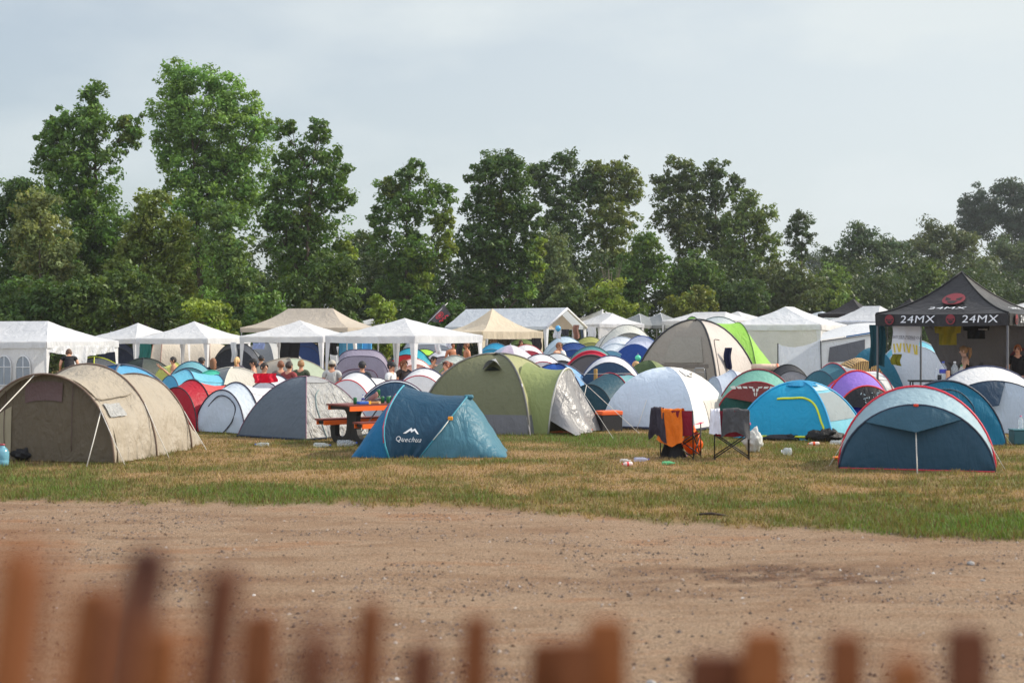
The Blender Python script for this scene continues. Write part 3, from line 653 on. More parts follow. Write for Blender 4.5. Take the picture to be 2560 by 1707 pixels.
# blue tent lying along the front, seen from the side
def blue_side():
    d = 23.7; x0 = GX(1080, d); root = thing('popup_tent', 'dark blue pop-up tent seen from its side, white logo near the ground', 'tent', (x0, d, GZ(x0, d)), 0, 'pop-up tents')
    # local axis: y runs to the left->right through a quarter turn
    X = lambda px: GX(px, d)-x0
    def arch(px, hw, h, lean): return dict(c=X(px), hw=hw, h=h, lean=lean)
    def pt(a, th):
        y = a['hw']*math.cos(th); z = a['h']*max(0, math.sin(th))**.8
        return Vector((a['c']+a['lean']*z*z/a['h']+a.get('ll', 0)*z/a['h']+a.get('foot', 0)*(1-z/a['h'])**2, y, z))
    L0 = dict(c=X(890), hw=.78, h=.03, lean=0); L1 = dict(c=X(950), hw=.95, h=1.13, lean=.40/1.13, foot=.24); R1 = dict(c=X(1056), hw=.86, h=.97, lean=0, ll=.76); R0 = dict(c=X(1268), hw=.80, h=.03, lean=0)
    def span(a, b, seed, sag, amp):
        def fn(u, v):
            th = math.pi*(1-u); q = pt(a, th).lerp(pt(b, th), v); k = 4*v*(1-v); q.z *= 1-sag*k; q.y *= 1-.25*sag*k
            n = Vector((0, q.y, q.z+.1)).normalized(); w = wr2(q.x, q.y, q.z, seed)*amp*min(1, 1.6*k+.1)+.016*math.sin(v*24+4*wr(q.x, q.y, q.z, seed, 1.4))*math.exp(-q.z/.5)*min(1, 2*k)
            q += n*w; q.z = max(.012, q.z); return q
        return fn
    B1, B2, B3 = (12, 106, 152), (18, 66, 92), (70, 122, 140)
    MB().grid(span(L0, L1, 3, -.06, .02), 30, 10).build('end_panel', fabric(B1, .2, .5, .35), root)
    body = span(L1, R1, 5, .05, .028)
    MB().grid(body, 40, 20).build('fly_sheet', fabric(B2, .15, .42, .32), root)
    MB().grid(span(R1, R0, 8, -.10, .04), 34, 16).build('tail_panel', fabric(B3, .22, .45, .4), root)
    for a, c in ((L1, (60, 150, 170)), (R1, (50, 130, 150))):
        MB().tube([pt(a, math.pi*i/26)*1.006 for i in range(27)], .014, 6).build('hoop', solid(c, .5, name='piping'), root)
    MB().tube([pt(L1, math.pi*(1-t))+Vector((-.02, -.015, 0)) for t in (.05, .12, .2, .27, .34)], .010, 5).build('zip_tape', solid((200, 50, 70), .5), root)
    MB().box(pt(R1, math.pi*.80)+Vector((0, -.03, .0)), (.08, .04, .06)).build('toggle', solid((230, 150, 30), .5), root, bevel=.01)
    rope(root, pt(R1, math.pi*.8)+Vector((0, -.03, 0)), pt(R1, math.pi*.92)+Vector((-.02, -.12, -.02)), .008)
    # lettering follows the panel: s along the tent, t up the panel
    MB().box((X(1172), -.06, .95), (.16, .26, .07)).build('vent_hood', fabric((66, 120, 138)), root, bevel=.03)
    def mp(x, y):
        best = body(.072+y*.34, .50+x*1.35); n = Vector((0, best.y, best.z*.8+.1)).normalized(); return best+n*.014
    wm = solid((225, 228, 230), .6, name='print')
    text_mesh('Quechua', .098, lambda x, y: mp(x, y-.004), wm, root, spacing=1.12)
    poly_mesh([[(px*.22, py*.15+.125) for px, py in PEAK[0]]], lambda x, y: mp(x*1.0, y), wm, root, 'peak_emblem')
blue_side()

# front right pop-up
rt, fa = popup('grey blue pop-up tent with red hoop at the right front, nearest of all', 2290, 20.7, 384, 970, -16, (38, 74, 94), (158, 184, 194), (150, 178, 190), (206, 26, 52), NAVY,
               ftop=1016, length=2.3, tri=(46, 86, 104), trix=(.27, .70, .40), guy=True, porch=.55, amp=.03, pr=.016)
MB().box(arch_pt(fa[0], math.pi*.5)+Vector((0, -.02, 0)), (.07, .03, .04)).build('strap_tab', solid((210, 60, 30), .5), rt, bevel=.008)
MB().tube([arch_pt(fa[0], math.pi*(1-i/20)).lerp(Vector((arch_pt(fa[0], math.pi*(1-i/20)).x, 0, 0)), 1)+Vector((0, -.02, .015)) for i in range(21)], .010, 5).build('hem', solid((196, 40, 60), .5), rt)

# cyan dome with yellow zip
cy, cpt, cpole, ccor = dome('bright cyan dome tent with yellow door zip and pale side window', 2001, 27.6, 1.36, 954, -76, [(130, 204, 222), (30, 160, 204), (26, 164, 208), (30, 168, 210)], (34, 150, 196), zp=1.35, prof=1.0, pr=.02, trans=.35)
ym = solid((206, 214, 36), .5, name='zip')
panel_line(cy, cpt, 3, [(.30, .56), (.55, .58), (.76, .58), (.88, .50), (.91, .30), (.92, .2), (.83, .11), (.6, .085), (.22, .075)], ym, .022)
panel_patch(cy, cpt, 0, .05, .95, .30, .66, fabric((150, 160, 162), .3), name='window')
panel_patch(cy, cpt, 0, .05, .95, .70, .84, fabric((196, 218, 222), .3), name='roof_patch')
MB().grid(lambda u, v: Vector((math.cos(u*6.283)*.34*v, math.sin(u*6.283)*.34*v, cy['h']*(1.03-.10*v*v))), 16, 4).build('roof_cap', fabric((30, 140, 186), .2), cy)

# white dome
wd, wpt, wpole, wcor = dome('clean white dome tent with navy groundsheet, behind the orange draped chair', 1668, 30.6, 1.50, 917, -74, [(236, 232, 226), (214, 218, 226), (206, 216, 228), (200, 212, 226)], None, skirt=None, prof=1.0, zp=1.12, amp=.016, trans=.12)  # right panel warm, left ones bluish: sun and shade painted into the white
MB().tube([Vector((c.x*1.01, c.y*1.01, .03)) for c in wcor]+[Vector((wcor[0].x*1.01, wcor[0].y*1.01, .03))], .035, 5).build('groundsheet', fabric((24, 32, 56), .05), wd)
panel_patch(wd, wpt, 0, .40, .98, .02, .34, fabric((206, 200, 190), .1), name='door', taper=.0)
MB().grid(lambda u, v: wpt(0, .30+.30*u*(1-.0), .80-.13*v, .02+.12*v*math.sin(math.pi*u)), 8, 4).build('vent_hood', fabric((224, 222, 218), .1), wd)
panel_line(wd, wpt, 0, [(.28, .80), (.45, .70), (.6, .66)], solid((90, 80, 80), .6), .008, name='seam')
rope(wd, wpt(3, .45, .35, .02), tuple(Vector((wcor[3].lerp(wcor[0], .45)*1.25)[:])), .007)

# grey and silver dome
gs, gpt, gpole, gcor = dome('dome tent half slate grey and half crinkled silver, behind the picnic table', 766, 27.9, 1.32, 941, -82, [(186, 184, 180), (150, 150, 150), (86, 96, 106), (88, 98, 108)], (120, 80, 100), prof=1.0, zp=1.6, amp=.034, pr=.009, trans=.1)
[c for c in gs.children if c.name.startswith('panel')][0].data.materials[0] = fabric((164, 163, 160), .05, .32, 1.5, scale=.8)
panel_line(gs, gpt, 0, [(.30, .05), (.25, .30), (.20, .48), (.24, .60), (.36, .66)], solid((120, 140, 140), .6), .010)
panel_patch(gs, gpt, 0, .02, .98, .78, .97, fabric((150, 150, 150), .05, .4), name='roof_patch', out=.015)
MB().tube([Vector((c.x*1.01, c.y*1.01, .02)) for c in gcor]+[Vector((gcor[0].x*1.01, gcor[0].y*1.01, .02))], .025, 5).build('groundsheet', fabric((26, 40, 60), .05), gs)

# big green dome with porch
gd, dpt, dpole, dcor = dome('big olive green dome tent with grey skirt and silver porch door', 1240, 29.6, 1.72, 884, -67, [(166, 166, 120), (154, 156, 112), (126, 128, 96), (116, 117, 87)], (96, 94, 88), skirt=(112, 112, 116), sh=.25, prof=.9, zp=1.15, pr=.022, amp=.016)  # sunny right panels lighter, shaded left ones darker, painted into the olive
def porch():
    a, b = dcor[0]*1.0, dcor[1]*.93; ax = (b-a); n = Vector((ax.y, -ax.x, 0)).normalized()
    if n.dot((a+b)/2) < 0: n = -n
    m0 = (a+b)/2; ap = Vector((m0.x+n.x*.42, m0.y+n.y*.42, 1.32))
    def ring(th, s, hz, off, w):
        x = math.cos(th)*w; z = hz*max(0, math.sin(th))**.72
        c = m0+n*off*(1 if True else 0); return Vector((c.x-ax.x/2*x, c.y-ax.y/2*x, z))+n*(s*z)
    ins = lambda th: ring(th, -.25, 1.42, -.1, .80)
    out = lambda th: ring(th, .10, 1.30, .28, .72)
    def fn(u, v):
        th = math.pi*u; q = ins(th).lerp(out(th), v); k = 4*v*(1-v); q.z *= 1-.06*k; q += Vector((0, 0, wr2(q.x, q.y, q.z, 9)*.02)); q.z = max(.012, q.z); return q
    MB().grid(fn, 26, 8).build('porch', fabric((146, 156, 100), .25), gd)
    MB().tube([out(math.pi*i/24)*1.004 for i in range(25)], .02, 6).build('porch_hoop', solid((178, 176, 170), .6), gd)
    def fl(u, v):      # silver door swept outwards
        p = out(math.pi*(.04+.62*u)); f = m0+n*.95+ax*(-.50+.85*u); f.z = .03
        q = f.lerp(p, v); q += n*(.10*math.sin(u*17)*(1-v)*.6+wr2(q.x, q.y, q.z, 4)*.06*(1-v)); return q
    MB().grid(fl, 30, 14).build('door', fabric((132, 130, 130), .06, .35, .45), gd)
    def il(u, v):
        p = out(math.pi*(.40+.22*u)); q = Vector((p.x, p.y, 0.35)).lerp(p, v)+n*(.01+.04*(1-v)); return q
    MB().grid(il, 8, 10).build('inner_flap', fabric((150, 160, 92), .2), gd)
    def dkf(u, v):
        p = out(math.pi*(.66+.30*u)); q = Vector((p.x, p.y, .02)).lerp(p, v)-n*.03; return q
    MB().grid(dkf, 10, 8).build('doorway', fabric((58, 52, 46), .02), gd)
    MB().tube([out(math.pi*.5)+Vector((0, 0, .0)), w2l(gd, P(1500, 0, 27.2)*0+Vector((GX(1535, 27.0), 27.0, 0)))], .006, 4).build('guy_rope', M_rope, gd)
    MB().tube([out(math.pi*.62), w2l(gd, Vector((GX(1600, 28.5), 28.5, 0)))], .006, 4).build('guy_rope', M_rope, gd)
porch()
def hood(u, v):
    b0 = dpt(3, .50+.30*u, .62, .02+.30*math.sin(math.pi*u)*1.0); t = dpt(3, .70, .80, .02); q = b0.lerp(t, v); return q
MB().grid(hood, 12, 6).build('vent_hood', fabric((150, 152, 158), .1), gd)
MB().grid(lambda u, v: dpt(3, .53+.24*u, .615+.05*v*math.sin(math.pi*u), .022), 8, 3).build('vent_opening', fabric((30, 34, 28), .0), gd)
for k, c in ((0, (-.06, -.10)), (3, (-.1, -.05))):
    pass
p = dpole(0, .46); rope(gd, p*1.02, (dcor[0].x*1.03, dcor[0].y*1.05, 0), .014, 'pole_strap', solid((190, 186, 190), .5))

# ---- middle pop-ups ------------------------------------------------------
popup('crimson and salmon pop-up tent between the beige tunnel and a pale tent', 432, 29.3, 150, 950, -32, (168, 14, 40), (176, 20, 44), (226, 84, 80), (40, 18, 30), length=2.4)
pb, pa = popup('pale blue white pop-up tent with black curved door zip', 546, 28.7, 180, 957, -34, (196, 208, 222), (204, 214, 224), (232, 232, 234), (36, 28, 52), length=2.6, zipc=(30, 28, 44), pr=.016, porch=.45,
                zippts=[(-.45, .62), (-.1, .86), (.3, .84), (.62, .62), (.55, .3), (.25, .03)])
def side_text(root, ar, body, x0, x1, zfrac, size, mat, peak=True):
    a, b = ar[1], ar[2]; fn = span_fn(a, b, .05, 0, 0.0)
    def mp(x, y):
        u = zfrac-(y)*.32; v = .5+x*.8; q = fn(u, v); n = Vector((q.x, 0, q.z*.5)).normalized(); return q+n*.035
    if body: text_mesh(body, size, mp, mat, root)
    if peak: poly_mesh([[(px*size*1.6, py*size*1.2+size*1.0) for px, py in PEAK[0]]], mp, mat, root, 'peak_emblem')
dkp = solid((40, 38, 48), .6, name='print')
side_text(pb, pa, 'Quechua', 0, 0, .76, .10, dkp)
popup('white pop-up tent carrying the red cloth', 655, 32.5, 150, 938, -25, (214, 220, 228), (220, 224, 230), (236, 235, 234), NAVY, length=2.6)
w5, a5 = popup('white pop-up tent with red corner behind the grey silver dome', 862, 31.2, 150, 931, -22, (220, 222, 226), (230, 230, 230), (236, 234, 232), NAVY, REDP, length=2.4)
side_text(w5, a5, None, 0, 0, .74, .12, dkp)
popup('white pop-up tent with navy triangle, directly behind the picnic table', 988, 29.0, 214, 951, 4, (182, 196, 212), (210, 218, 226), (228, 230, 234), (70, 30, 60), NAVY, ftop=957, length=2.3, tri=(26, 62, 88), trix=(.26, .76, .40), porch=.3)
popup('white pop-up tent left of the big olive dome', 1045, 33.4, 175, 921, -12, (228, 228, 230), (232, 231, 230), (238, 236, 234), (38, 40, 80), (180, 30, 60), length=2.5)
popup('pale mint tent with grey hoops behind the sunburnt woman', 1115, 40, 140, 889, -24, (168, 178, 172), (206, 216, 214), (206, 222, 224), (170, 176, 172), length=3.0, zipc=(190, 205, 90), group='tents in the middle rows')
popup('white pop-up tent with red tipped hoop right of the parasol', 1360, 38.6, 170, 886, 8, (222, 222, 226), (232, 230, 230), (236, 234, 232), (30, 36, 64), (170, 26, 60), length=2.2)
popup('grey and black striped small pop-up beside the red tipped white one', 1408, 40.5, 100, 884, 18, (60, 62, 66), (196, 200, 204), (206, 208, 210), (30, 30, 36), length=1.8)
popup('pop-up tent with broad crimson band and grey mouth', 1476, 38, 100, 879, -6, (96, 92, 94), (180, 20, 52), (214, 214, 218), (184, 20, 54), (52, 40, 44), ftop=889, length=1.8, pr=.03)
popup('white pop-up tent with navy triangle behind the wooden post', 1522, 35, 158, 890, -8, (206, 210, 220), (228, 226, 228), (236, 234, 232), (30, 50, 100), NAVY, ftop=907, length=2.0, tri=(22, 56, 84), trix=(.10, .82, .62), porch=.55)
popup('teal pop-up tent with red hoop left of the white dome', 1470, 33.2, 156, 934, -36, (22, 66, 82), (30, 74, 90), (110, 160, 166), (150, 26, 50), (14, 40, 52), ftop=962, length=2.6, porch=.9, midh=.95, guy=True)
dome('two tone blue dome tent behind the silver porch of the olive dome', 1392, 35.0, 1.32, 909, -58, [(130, 176, 220), (110, 150, 200), (24, 70, 150), (20, 76, 156)], (24, 30, 70), pr=.02)
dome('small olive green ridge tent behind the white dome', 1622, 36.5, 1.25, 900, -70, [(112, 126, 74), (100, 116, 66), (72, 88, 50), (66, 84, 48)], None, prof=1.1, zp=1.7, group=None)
gp, ga = popup('dark green pop-up tent with brown red flap and white wing print', 1890, 30.4, 218, 925, -14, (6, 74, 66), (120, 178, 160), (140, 196, 178), (120, 20, 34), (150, 24, 40), ftop=956, length=2.2, tri=(112, 38, 34), trix=(.24, .76, .44), porch=.62, guy=True, pr=.018)
def wing():
    a = ga[0]; f = lambda x, y: Vector((x, -.105-.03*(.5-y), a['h']*(.80+y*.5)))
    w = solid((206, 204, 196), .6, name='print'); pl = []
    for s in (1, -1):
        for k in range(4): pl.append([(s*(.05+.13*k), .21+.02*k), (s*(.15+.13*k), .24-.01*k), (s*(.13+.12*k), .17-.02*k), (s*(.05+.12*k), .15-.01*k)])
        pl.append([(s*.015, .14), (s*.07, .13), (s*.05, .02), (s*.015, -.02)]); pl.append([(s*.01, -.05), (s*.04, -.03), (s*.03, -.16), (s*.01, -.20)])
    poly_mesh(pl, f, w, gp, 'wing_emblem')
wing()
qb, qa = popup('silvery blue pop-up tent lying sideways with dark peak logo', 1775, 34.0, 110, 925, -74, (190, 200, 216), (206, 214, 226), (214, 220, 230), (150, 156, 176), length=2.6, midh=.9, amp=.05)
side_text(qb, qa, 'Quechua', 0, 0, .78, .13, dkp)
popup('small black hooped tent behind the green and brown red one', 1985, 37.5, 88, 912, 6, (150, 150, 156), (52, 52, 56), (70, 70, 74), (24, 24, 28), length=1.8)
popup('white pop-up tent with teal front and red hoop by the woven straw shelter', 2040, 34.2, 120, 908, -58, (56, 108, 124), (60, 112, 128), (224, 228, 232), (176, 26, 56), (40, 60, 80), length=3.2, midh=.84, amp=.045)
pu, pua = popup('violet pop-up tent with red hoops and starry black flap', 2172, 29.6, 172, 929, 4, (42, 28, 150), (150, 116, 206), (158, 128, 214), (206, 30, 44), (206, 40, 36), ftop=966, length=2.2, tri=(18, 18, 24), trix=(.20, .80, .50), porch=.75, guy=True, pr=.02)
def stars():
    a = pua[0]; m = MB(); r2 = random.Random(4)
    for k in range(26):
        y = r2.random()*.32; x = (r2.random()-.5)*(.25+1.3*y)*a['hw']*1.0
        m.box((x, -.10-.02*(.4-y)-.01, a['h']*(.58+y*.95)), (.018, .004, .018))
    m.build('star_print', solid((170, 190, 200), .6), pu)
stars()
popup('bright teal pop-up tent with red hoop and dark door zip, far right', 2372, 25.2, 316, 950, 10, (8, 112, 146), (96, 166, 184), (150, 178, 190), (206, 26, 52), NAVY, ftop=950, length=2.0, porch=.28, pr=.02, h=1.1, hf=1.16,
      zipc=(12, 52, 74), zippts=[(-.55, .70), (-.2, .86), (.2, .84), (.45, .62), (.45, .42)])
popup('large white pop-up tent with dark blue corner cut by the right edge', 2492, 28.4, 340, 917, 0, (186, 200, 216), (232, 230, 228), (238, 236, 232), (40, 50, 90), NAVY, ftop=954, length=2.4, tri=(30, 58, 82), trix=(.12, .55, .45), porch=.6)
# middle rows, left half
dome('dome tent half deep blue and half sky blue with grey pole', 300, 33.5, 1.42, 912, -84, [(96, 166, 206), (70, 140, 190), (14, 84, 132), (14, 88, 138)], (86, 92, 106), pr=.024)
popup('sky blue tent with dark hoop right of the two tone blue dome', 415, 35.5, 110, 923, -48, (90, 170, 204), (104, 180, 206), (112, 186, 210), (64, 80, 104), length=2.2, group='tents in the middle rows')
popup('teal pop-up tent with open white mouth behind the sky blue one', 471, 39.5, 96, 904, 4, (98, 158, 168), (110, 168, 180), (104, 160, 172), (34, 56, 84), length=2.0, group='tents in the middle rows')
popup('little turquoise green hooped tent', 508, 36.3, 66, 927, -10, (206, 214, 208), (72, 190, 160), (70, 178, 152), (60, 176, 148), length=1.6, group='tents in the middle rows')
dome('beige and grey dome tent under the second white gazebo', 582, 37.0, 1.30, 918, -92, [(206, 200, 188), (190, 184, 170), (130, 130, 130), (128, 130, 132)], (196, 190, 178), group='dome tents')
popup('yellow lime tent below the beige tunnel awning', 398, 43.5, 100, 905, -50, (206, 210, 110), (214, 216, 120), (216, 218, 126), (170, 178, 150), length=2.0, group='tents in the middle rows')
dome('dark green ridge tent under the white gazebos', 360, 46.5, 1.35, 895, -80, [(60, 68, 62), (56, 62, 58), (44, 54, 48), (46, 56, 50)], (24, 26, 30), zp=1.6)
dome('dark grey low tent with yellow edge inside the left gazebo', 236, 44.5, 1.35, 893, -75, [(70, 74, 80), (60, 62, 66), (50, 54, 60), (52, 56, 62)], (200, 210, 40), zp=1.5)
popup('tall navy hooped tent behind the left gazebo', 288, 59, 96, 856, 4, (40, 48, 72), (46, 56, 84), (44, 54, 80), (26, 30, 44), length=2.6, group='large tents at the back')
popup('charcoal arched tent behind the second gazebo', 582, 53, 124, 855, -4, (46, 50, 60), (70, 74, 84), (110, 112, 116), (34, 36, 42), length=3.0, group='large tents at the back')
popup('long beige tunnel awning with brown poles behind the gazebos', 372, 63, 100, 848, -78, (206, 192, 172), (206, 192, 172), (210, 198, 180), (124, 66, 54), length=4.4, midh=.98, tail=1.2, group='large tents at the back')
dome('grey tent right of the charcoal arched one', 668, 58, 1.9, 856, -70, [(180, 180, 178), (160, 160, 160), (140, 140, 142), (130, 132, 134)], (120, 122, 126))
popup('dark blue box shaped tent behind the hanging black towel', 735, 61, 150, 852, 6, (34, 62, 116), (38, 70, 128), (36, 66, 120), (26, 40, 80), length=2.8, q=.5, group='large tents at the back')
dome('beige and moss green dome tent under the middle gazebo', 722, 41.5, 1.65, 895, -74, [(170, 182, 160), (150, 160, 140), (172, 160, 142), (170, 160, 146)], (150, 140, 126))
popup('lavender grey arched tent with maroon door zip', 902, 45.5, 122, 874, 3, (158, 150, 168), (150, 142, 160), (156, 150, 164), (60, 56, 80), length=2.2, q=.55, zipc=(96, 34, 62), zippts=[(-.85, .05), (-.8, .4), (-.5, .64), (0, .68), (.45, .62), (.62, .35), (.6, .05)], group='large tents at the back')
popup('small lime green and navy tent beside the gazebo leg', 1068, 48, 64, 873, 14, (150, 200, 60), (166, 214, 70), (60, 66, 90), (40, 44, 60), length=1.8, group='tents in the middle rows')
popup('small red and turquoise tent in front of the white gazebo legs', 1012, 46, 66, 870, -16, (200, 40, 40), (40, 160, 180), (200, 60, 40), (30, 30, 40), length=1.8, group='tents in the middle rows')
popup('peach and white little tent behind the seated couple', 1040, 43, 60, 897, 10, (226, 170, 150), (232, 210, 206), (236, 222, 216), (200, 120, 110), length=1.6, group='tents in the middle rows')
popup('plain grey wall tent behind the two shirtless men', 1072, 57, 130, 846, 4, (158, 164, 172), (168, 174, 180), (164, 170, 178), (140, 144, 150), length=2.6, q=.45, group='large tents at the back')
popup('white and dark striped low tent behind the shirtless men', 1112, 47.5, 84, 876, 10, (150, 154, 162), (214, 216, 220), (222, 222, 224), (40, 42, 54), length=1.8, group='tents in the middle rows')
popup('little white tent with blue cap under the beige gazebo', 1226, 55, 52, 858, -20, (40, 150, 186), (40, 150, 190), (224, 228, 232), (90, 120, 140), length=1.8, group='tents in the middle rows')
popup('white tent with a red stripe under the beige gazebo', 1325, 52, 58, 862, 12, (186, 60, 76), (228, 226, 226), (232, 230, 230), (170, 40, 60), length=1.8, group='tents in the middle rows')
popup('olive tent with dark poles behind the beige gazebo', 1305, 67, 70, 846, 0, (96, 116, 62), (104, 124, 66), (96, 116, 62), (44, 50, 40), length=2.2, group='large tents at the back')
popup('dark blue domed tent beside the man in white', 1437, 47, 38, 857, 2, (30, 72, 138), (28, 66, 130), (26, 62, 122), (20, 44, 90), length=1.8, group='tents in the middle rows')
popup('teal ribbed tent right of the dark blue domed one', 1470, 44, 56, 866, -14, (70, 116, 118), (96, 150, 150), (140, 176, 190), (50, 90, 96), length=2.2, group='tents in the middle rows')
popup('white tent with pale blue foot beside the large blue tent', 1520, 47, 60, 859, -30, (116, 170, 196), (226, 232, 236), (228, 234, 238), (170, 186, 196), length=2.2, group='tents in the middle rows')
popup('large blue and white tent before the big beige dome', 1578, 46.5, 78, 840, -40, (34, 78, 160), (206, 210, 228), (40, 82, 164), (60, 90, 160), length=2.6, tail=.5, group='large tents at the back')
popup('pale grey tunnel tent with dark open mouth behind the blue one', 1580, 57, 112, 812, 14, (120, 120, 116), (206, 206, 198), (210, 210, 204), (110, 112, 108), length=3.4, zipc=None, group='large tents at the back')
popup('small round white tent in front of the pale grey tunnel', 1552, 51, 54, 842, -6, (214, 220, 228), (222, 226, 232), (226, 230, 234), (180, 186, 194), length=1.8, group='tents in the middle rows')
popup('pale blue low tent under the long white marquee', 1416, 61, 62, 842, 4, (190, 208, 222), (196, 214, 226), (200, 216, 228), (150, 170, 186), length=2.0, group='tents in the middle rows')
popup('olive yellow low tent right of the marquee legs', 1480, 63, 58, 842, 6, (150, 150, 84), (160, 162, 92), (156, 156, 88), (90, 92, 60), length=2.0, group='tents in the middle rows')
popup('lime green tunnel tent behind the big beige dome', 1672, 46.5, 150, 792, -74, (84, 150, 50), (140, 196, 70), (150, 204, 80), (40, 60, 40), length=3.9, midh=.93, tail=.62, porch=.7, group='large tents at the back')
popup('white hooped tent with dark green edge behind the lime tunnel', 1805, 54, 70, 792, 4, (196, 206, 206), (206, 212, 212), (210, 214, 214), (50, 84, 78), length=2.4, group='large tents at the back')
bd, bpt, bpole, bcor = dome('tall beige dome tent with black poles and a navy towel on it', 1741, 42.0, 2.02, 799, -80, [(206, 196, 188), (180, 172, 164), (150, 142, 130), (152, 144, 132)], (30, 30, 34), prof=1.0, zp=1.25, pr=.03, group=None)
panel_patch(bd, bpt, 3, .12, .92, .34, .37, fabric((110, 102, 92), .05), name='seam_band')
panel_patch(bd, bpt, 3, .30, .85, .38, .62, fabric((146, 140, 128), .1), name='rolled_window', out=.03)
panel_line(bd, bpt, 3, [(.88, .02), (.88, .33)], M_black, .012, name='door_zip')
panel_line(bd, bpt, 0, [(.12, .05), (.10, .35), (.18, .58), (.42, .60)], solid((120, 112, 106), .6), .014)
panel_patch(bd, bpt, 3, .52, .58, .26, .34, solid((230, 228, 220), .8), name='paper_note', out=.03)
dome('dark teal tent behind the hanging teal towel', 2180, 38.5, 1.4, 868, -60, [(8, 92, 116), (10, 90, 112), (8, 84, 108), (8, 92, 118)], None, zp=1.7)
popup('white dome shaped pop-up with pale blue cap behind the black canopy', 2290, 38, 160, 850, -10, (206, 212, 222), (110, 186, 206), (220, 224, 230), (186, 192, 200), length=2.2, ftop=866, midh=.95)
def straw():
    d = 38; x = GX(2145, d); root = thing('straw_shelter', 'woven straw shelter with brown stripes beside the black canopy', 'shelter', (x, d, 0))
    h = ZT(894, d); rx = .66
    m, nt, N, L = _new('woven_straw'); out = N.new('ShaderNodeOutputMaterial'); p = N.new('ShaderNodeBsdfPrincipled'); tc = N.new('ShaderNodeTexCoord')
    w = N.new('ShaderNodeTexWave'); w.inputs['Scale'].default_value = 6; w.inputs['Distortion'].default_value = 2.5; w.bands_direction = 'X'; L.new(tc.outputs['Object'], w.inputs['Vector'])
    r = N.new('ShaderNodeValToRGB'); r.color_ramp.elements[0].color = (*lin((70, 46, 36)), 1); r.color_ramp.elements[0].position = .3; r.color_ramp.elements[1].color = (*lin((214, 176, 116)), 1); r.color_ramp.elements[1].position = .6
    L.new(w.outputs['Fac'], r.inputs[0]); L.new(r.outputs[0], p.inputs['Base Color']); p.inputs['Roughness'].default_value = .9; L.new(p.outputs[0], out.inputs[0])
    MB().grid(lambda u, v: Vector((math.cos(math.pi*(1-u))*rx*(1-.0*v), (v-.5)*1.5, max(.01, h*math.sin(math.pi*u)**.8*(1-.12*abs(v-.5))))), 24, 8).build('woven_roof', m, root)
    MB().grid(lambda u, v: Vector((math.cos(math.pi*(1-u))*rx*v, -.74, .01+h*.94*v*math.sin(math.pi*u)**.8)), 20, 4).build('woven_end', m, root)
straw()
